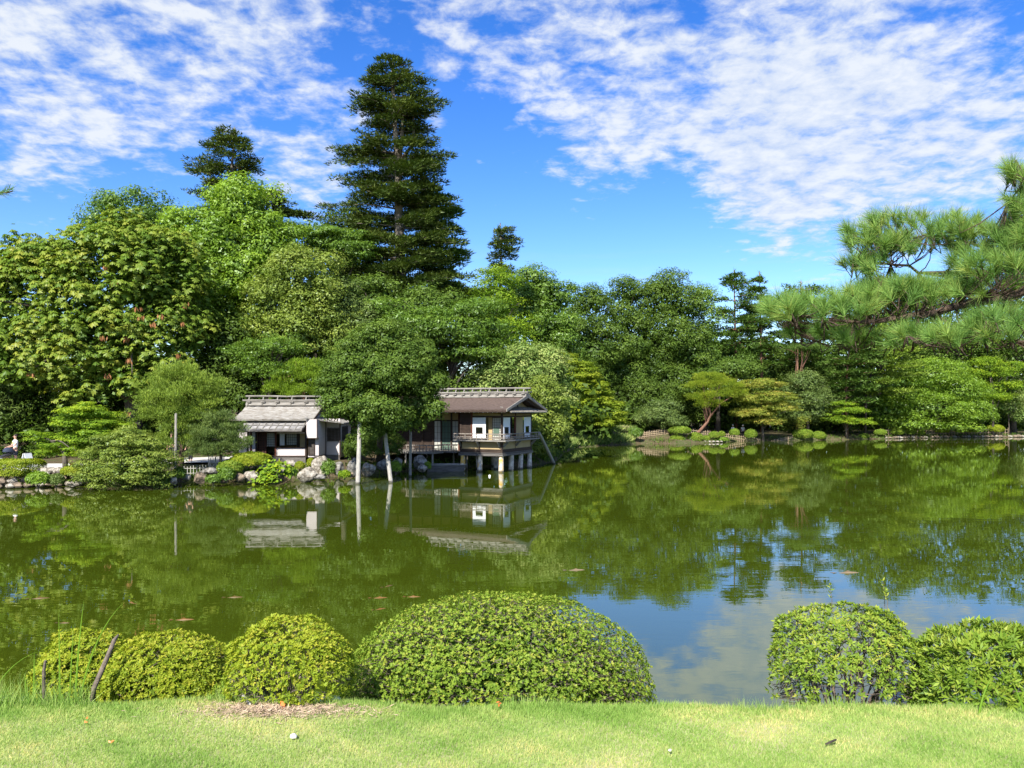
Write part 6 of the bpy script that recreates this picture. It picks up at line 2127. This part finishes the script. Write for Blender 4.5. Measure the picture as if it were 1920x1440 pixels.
def reeds():
    r = np.random.RandomState(12)
    def blade(a, b, c, w, name, label):
        pts = [Vector(a).lerp(Vector(b), t) * (1 - t) + Vector(b).lerp(Vector(c), t) * t for t in np.linspace(0, 1, 9)]
        vs, fs = [], []
        for i, p in enumerate(pts):
            ww = w * (1 - (i / 8) ** 2) * 0.5 + 0.0004
            vs += [p - Vector((ww, 0, 0)), p + Vector((0, -ww * 0.6, 0)), p + Vector((ww, 0, 0))]
        for i in range(8):
            k = i * 3
            fs += [(k, k + 1, k + 4, k + 3), (k + 1, k + 2, k + 5, k + 4)]
        mb = MB().add(vs, fs)
        o = mb.build(name, LM['reed'], None, False, a)
        o.location = a
        tag(o, label, 'grass blade')
    for (p0, p1, p2, w, lab) in [
            ((112, 1330), (112, 1240), (110, 1150), 0.010, 'tall upright reed blade left of the leftmost near shrub'),
            ((140, 1330), (146, 1210), (157, 1128), 0.011, 'tallest reed blade rising behind the leftmost near shrub'),
            ((150, 1310), (176, 1180), (234, 1128), 0.009, 'reed blade bending right over the leftmost near shrub'),
            ((62, 1320), (64, 1270), (64, 1222), 0.010, 'straight reed blade at the left end of the near bank'),
            ((50, 1320), (48, 1280), (46, 1262), 0.010, 'short reed blade at the left end of the near bank'),
            ((-30, 1330), (20, 1220), (98, 1218), 0.008, 'long thin reed arching in from the left edge'),
            ((130, 1320), (134, 1230), (138, 1172), 0.007, 'thin reed blade between the two upright reeds'),
            ((1836, 1340), (1842, 1300), (1860, 1268), 0.012, 'pale blade standing before the right edge shrub'),
            ((1922, 1335), (1912, 1310), (1902, 1286), 0.012, 'second pale blade at the right edge')]:
        Y = 4.35 if p0[0] < 1000 else 4.05
        blade(W(*p0, Y), W(*p1, Y), W(*p2, Y), w, 'reed_blade', lab)
    # longer grass along the water edge of the lawn
    n = 5200
    x = np.concatenate([r.uniform(-3.2, -2.3, 700), r.uniform(-3.2, 3.2, n - 700)])
    y = lawn_edge(x) + r.normal(size=n) * 0.03
    P = np.stack([x, y, lawn_z(x, y)], 1)
    T = unit(r.normal(size=(n, 3)) * np.array([0.35, 0.3, 0.1]) + np.array([0, 0, 1.0]))
    N = unit(np.cross(T, r.normal(size=(n, 3))))
    clump = np.clip(fnoise(x * 4, x * 0, 1.2), 0, 1)
    L = r.uniform(0.025, 0.055, n) * (1 + 1.2 * clump) + np.where(np.arange(n) < 700, r.uniform(0, 0.14, n), 0)
    o = poly_cloud('long_grass', leaf_tris(P, N, T, L, np.full(n, 0.0045)), 3, 0.6 * r.rand(n), LM['grass'])
    tag(o, 'longer uncut grass along the lip of the near bank', 'grass', kind='stuff')


reeds()

M['pebble'] = surf('pale_pebble', (0.55, 0.52, 0.47), (0.68, 0.65, 0.60), 30, bump=0.2)
pc = W(551, 1394, 3.72)
me = rock_mesh('pebble', 0.020, 0.018, 0.013, 5, 3)
o = link('pebble', me, M['pebble'], None, True)
o.location = (pc.x, pc.y, float(lawn_z(pc.x, pc.y)) + 0.018)
tag(o, 'single whitish pebble on the lawn below the yellow shrub', 'pebble')
me = rock_mesh('pebble', 0.010, 0.009, 0.006, 9, 2)
o = link('pebble', me, M['pebble'], None, True)
o.location = (X_(1256, 3.6), 3.6, LAWN_Z + 0.015)
tag(o, 'tiny pale pebble on the lawn near the bottom edge, right of the dome', 'pebble')
tp = W(1558, 1414, 3.65)
z_ = float(lawn_z(tp.x, tp.y)) + 0.025
o = MB().tube([(-0.03, -0.01, -0.006), (0.0, 0, 0.0), (0.03, 0.012, 0.006)], [0.003, 0.006, 0.004], 7, 0.4, 2).build('twig', M['darkbark'])
o.location = (tp.x, tp.y, z_)
tag(o, 'small dark twig lying on the lawn at the lower right', 'twig')
LMred = leafmat('red_fallen_leaf', [(0.35, 0.08, 0.03), (0.45, 0.12, 0.05)], 0.2)
for (a, b, s, lab) in [(532, 1330, 0.045, 'red brown fallen leaf among the stems of the yellow shrub'), (163, 1356, 0.016, 'tiny orange fallen leaf on the left lawn'), (208, 1396, 0.016, 'small brown fallen leaf on the lower left lawn'), (938, 1322, 0.022, 'brown fallen leaf at the foot of the big dome')]:
    Y = CAMH * 0 + (1.6 - 0.012) * F / (b - HZ)
    p = W(a, b, Y)
    r = np.random.RandomState(int(a))
    P = np.array([[0, 0, 0.012]] * 3) + r.normal(size=(3, 3)) * 0.006
    N = unit(np.array([[0, -0.5, 1.0]] * 3) + 0.4 * r.normal(size=(3, 3)))
    o = poly_cloud('fallen_leaf', leaf_quads(P, N, tangent(N, r), np.full(3, s), np.full(3, s * 0.6)), 4, r.rand(3), LMred)
    o.location = p
    tag(o, lab, 'leaf')

# ------------------------------------------------------------------ the near pine branch reaching in from the right
M['koi'] = surf('orange_koi', (0.12, 0.062, 0.015), (0.18, 0.09, 0.025), 6, bump=0.05, rough=0.4)


def needle_tufts(C_, D_, k, L, r, spread=(0.35, 1.15)):
    """k long needles fanning forward around each shoot direction"""
    idx = np.repeat(np.arange(len(C_)), k)
    S = D_[idx]
    T0 = tangent(S, r)
    th = r.uniform(spread[0], spread[1], len(idx))[:, None]
    along = r.uniform(-0.045, 0.03, len(idx))[:, None]
    T = unit(S * np.cos(th) + T0 * np.sin(th) + np.array([0, 0, 0.12]))
    P = C_[idx] + S * along
    N = unit(np.cross(T, r.normal(size=P.shape)))
    Ls = L * r.uniform(0.7, 1.15, len(idx))
    return leaf_tris(P, N, T, Ls, np.full(len(idx), 0.0030)), idx


def near_pine():
    r = np.random.RandomState(41)
    Yb = 5.2
    base = W(2150, 560, 5.6)
    root = thing('pine_tree', 'long needled pine reaching its boughs in from the right edge, close to the viewer', 'tree', base)
    mb = MB()
    lines = [
        ([(2150, 560, 5.6), (1990, 520, 5.5), (1920, 545, 5.35), (1870, 560, 5.25), (1830, 566, 5.2), (1790, 574, 5.2), (1752, 588, 5.15), (1718, 590, 5.1), (1680, 597, 5.1), (1640, 603, 5.0), (1600, 604, 5.0), (1545, 598, 4.95), (1490, 592, 4.9)], 0.040, 0.006),
        ([(1990, 520, 5.5), (1900, 500, 5.6), (1830, 515, 5.6), (1770, 511, 5.6), (1722, 512, 5.55), (1705, 498, 5.5), (1670, 496, 5.5), (1628, 490, 5.45), (1600, 486, 5.4)], 0.017, 0.004),
        ([(1900, 500, 5.6), (1860, 470, 5.7), (1800, 450, 5.7), (1740, 440, 5.7), (1690, 450, 5.6)], 0.012, 0.003),
        ([(1752, 588, 5.15), (1790, 615, 5.0), (1760, 630, 4.9), (1700, 628, 4.85)], 0.010, 0.003),
        ([(1830, 566, 5.2), (1850, 610, 4.95), (1900, 640, 4.9)], 0.010, 0.003),
        ([(1680, 597, 5.1), (1640, 560, 5.2), (1590, 560, 5.2)], 0.009, 0.003),
        ([(1600, 604, 5.0), (1570, 630, 5.1), (1530, 640, 5.1)], 0.008, 0.003),
        ([(1990, 520, 5.5), (1980, 420, 5.4), (1930, 350, 5.3), (1905, 300, 5.3)], 0.020, 0.004),
        ([(1980, 420, 5.4), (1930, 400, 5.3), (1890, 380, 5.3)], 0.010, 0.003)]
    for pl, r0, r1 in lines:
        p = [W(*q) for q in pl]
        k = len(p)
        mb.tube(p, [r0 + (r1 - r0) * i / (k - 1) for i in range(k)], 9, 0.22, k)
    # pads of shoots: centre px, py, half sizes, depth, depth half range, count, lean
    pads = [(1745, 440, 165, 36, 5.6, 0.35, 62), (1650, 462, 60, 30, 5.45, 0.3, 26), (1850, 450, 80, 40, 5.6, 0.3, 30), (1620, 500, 40, 14, 5.4, 0.25, 12),
            (1690, 545, 100, 14, 5.3, 0.3, 20), (1850, 500, 75, 20, 5.2, 0.3, 26), (1540, 578, 105, 22, 5.1, 0.3, 44), (1655, 562, 95, 18, 5.15, 0.3, 28),
            (1760, 540, 85, 18, 5.25, 0.3, 26), (1860, 535, 70, 22, 5.3, 0.3, 22), (1785, 630, 100, 12, 4.95, 0.3, 28), (1870, 610, 60, 26, 5.0, 0.35, 20),
            (1560, 622, 85, 16, 5.2, 0.3, 24), (1660, 640, 70, 10, 5.2, 0.3, 12), (1905, 350, 22, 40, 5.3, 0.25, 14), (1915, 420, 38, 40, 5.3, 0.25, 26), (1890, 470, 60, 22, 5.4, 0.3, 20), (1475, 590, 35, 14, 4.9, 0.2, 12),
            (1960, 460, 50, 120, 5.4, 0.4, 40), (1970, 620, 60, 40, 5.1, 0.4, 20), (2120, 520, 110, 50, 5.7, 0.5, 40), (2330, 470, 110, 70, 5.8, 0.5, 34)]
    Cs, Ds = [], []
    pts_all = np.array([tuple(W(*q)) for pl, _, _ in lines for q in pl])
    for (px, py, hx_, hy_, Y, dY, cnt) in pads:
        for _ in range(int(cnt * 1.25)):
            a = r.rand() * 2 * PI
            f = math.sqrt(r.rand())
            q = W(px + math.cos(a) * f * hx_, py + math.sin(a) * f * hy_, Y + r.uniform(-dY, dY))
            side = (q.x - W(px, py, Y).x) / (hx_ / F * Y)
            d = Vector((-0.25 + 0.55 * side + r.normal() * 0.25, -0.25 + r.normal() * 0.35, 0.75 - 0.25 * (math.sin(a) * f) + r.normal() * 0.2)).normalized()
            Cs.append(tuple(q))
            Ds.append(tuple(d))
            j = int(np.argmin(np.sum((pts_all - np.array(q)) ** 2, 1)))
            b = Vector(pts_all[j])
            s0 = q - d * 0.10
            mb.tube([b, b.lerp(s0, 0.6) - Vector((0, 0, 0.02)), s0, q], [0.0055, 0.004, 0.0035, 0.002], 4)
    Cs, Ds = np.array(Cs), np.array(Ds)
    V, idx = needle_tufts(Cs, Ds, 105, 0.125, r)
    ct = r.rand(len(Cs))
    poly_cloud('needles', V, 3, np.clip(0.45 * ct[idx] + 0.45 * r.rand(len(idx)) + 0.1 * (r.rand(len(idx)) < 0.05), 0, 1), LM['fgpine'], root, base)
    mb.build('branch', M['pinebark'], root, True, base)
    tk = MB()
    q = [(6.9, 6.1, 0.2), (6.75, 6.1, 1.6), (6.45, 6.0, 3.2), (6.5, 6.0, 4.8), (6.8, 6.1, 6.4), (6.7, 6.2, 8.2)]
    tk.tube(q, [0.30, 0.25, 0.22, 0.19, 0.15, 0.07], 12, 0.12, 3)
    tk.tube([(6.45, 6.0, 4.1), (5.8, 5.85, 4.55), (5.1, 5.7, 4.75), tuple(base)], [0.10, 0.07, 0.055, 0.042], 9, 0.15, 4)
    tk.tube([(6.5, 6.0, 4.9), (5.4, 5.8, 5.2), tuple(W(1980, 420, 5.4))], [0.07, 0.04, 0.02], 8, 0.15, 5)
    tk.build('trunk', M['pinebark'], root, True, base)


near_pine()


def pine_tip():
    r = np.random.RandomState(43)
    base = W(-60, 352, 5.0)
    root = thing('pine_twig', 'tip of a pine twig poking in at the left edge of the sky', 'pine twig', base)
    pts = [base, W(-20, 358, 5.0), W(12, 362, 5.0), W(24, 358, 5.0)]
    MB().tube(pts, [0.008, 0.006, 0.004, 0.003], 6).build('stem', M['pinebark'], root, True, base)
    Cs = np.array([tuple(W(a, b, 5.0)) for a, b in [(-25, 355), (-8, 360), (6, 362), (16, 356)]])
    Ds = unit(np.array([[0.9, 0, 0.1]] * 4) + 0.3 * r.normal(size=(4, 3)))
    V, idx = needle_tufts(Cs, Ds, 36, 0.07, r, (0.3, 1.0))
    poly_cloud('needles', V, 3, 0.5 * r.rand(len(idx)), LM['fgpine'], root, base)


pine_tip()

# ------------------------------------------------------------------ koi just under the skin of the pond, and the white water lily bud
def koi(px, py, ang, ln, label, mat='koi'):
    D = CAMH * F / (py - HZ)
    root = thing('koi', label, 'fish', (X_(px, D), D, 0.0), ang, 'koi basking at the surface of the pond')
    m_ = MB()
    s = ln / 0.6
    ps = [(-0.28, 0.010), (-0.20, 0.028), (-0.08, 0.045), (0.06, 0.050), (0.18, 0.040), (0.27, 0.022), (0.30, 0.008)]
    m_.tube([(x * s, 0.012 * math.sin(x * 9) * s, -0.020 * s) for x, _ in ps], [q * s for _, q in ps], 10)
    m_.build('body', M[mat], root, True)
    MB().prism([(-0.27 * s, 0, 0.004), (-0.40 * s, 0.07 * s, 0.006), (-0.36 * s, 0.0, 0.006), (-0.40 * s, -0.07 * s, 0.006)][::-1], (0, 0, 0.004)).build('tail_fin', M[mat], root)
    MB().prism([(-0.10 * s, 0, 0.018 * s), (0.08 * s, 0, 0.020 * s), (0.0, 0, 0.060 * s)], (0, 0.004, 0)).build('dorsal_fin', M[mat], root)


M['koipale'] = surf('pale_koi', (0.14, 0.10, 0.06), (0.2, 0.15, 0.09), 6, bump=0.05, rough=0.4)
M['koibrown'] = surf('brown_koi', (0.08, 0.055, 0.015), (0.12, 0.075, 0.02), 6, bump=0.05, rough=0.4)
for a in [(345, 1162, 0.1, 0.42, 'orange koi nearest above the low broad azalea', 'koi'),
          (75, 1122, 0.25, 0.42, 'brown koi near the left edge', 'koibrown'),
          (440, 1120, 0.1, 0.40, 'brown koi halfway between the left edge and the dome', 'koibrown'),
          (712, 1121, 0.15, 0.36, 'orange koi closest to the top left of the dome', 'koi'),
          (775, 1119, 0.0, 0.34, 'orange koi just left of the dome top', 'koi'),
          (713, 1142, 0.6, 0.28, 'small orange koi below the one by the dome', 'koi'),
          (728, 1099, 0.9, 0.32, 'brown koi higher up, left of the dome', 'koibrown'),
          (247, 1130, 2.4, 0.28, 'small orange koi above the leftmost near shrub', 'koi'),
          (1080, 1069, 0.1, 0.50, 'pinkish koi out in the open water right of the dome', 'koipale'),
          (1590, 1074, 0.05, 0.62, 'large pale koi in the reflection above the see through shrub', 'koipale'),
          (120, 1168, 0.0, 0.25, 'small brown koi behind the reed blades', 'koibrown')]:
    koi(*a)
lb = link('lily_bud', rock_mesh('lily_bud', 0.07, 0.07, 0.09, 3, 2), M['blind'])
D = CAMH * F / (893.5 - HZ)
lb.location = (X_(918, D), D, 0.03)
tag(lb, 'small white bud floating in front of the pavilion pillars', 'flower bud')
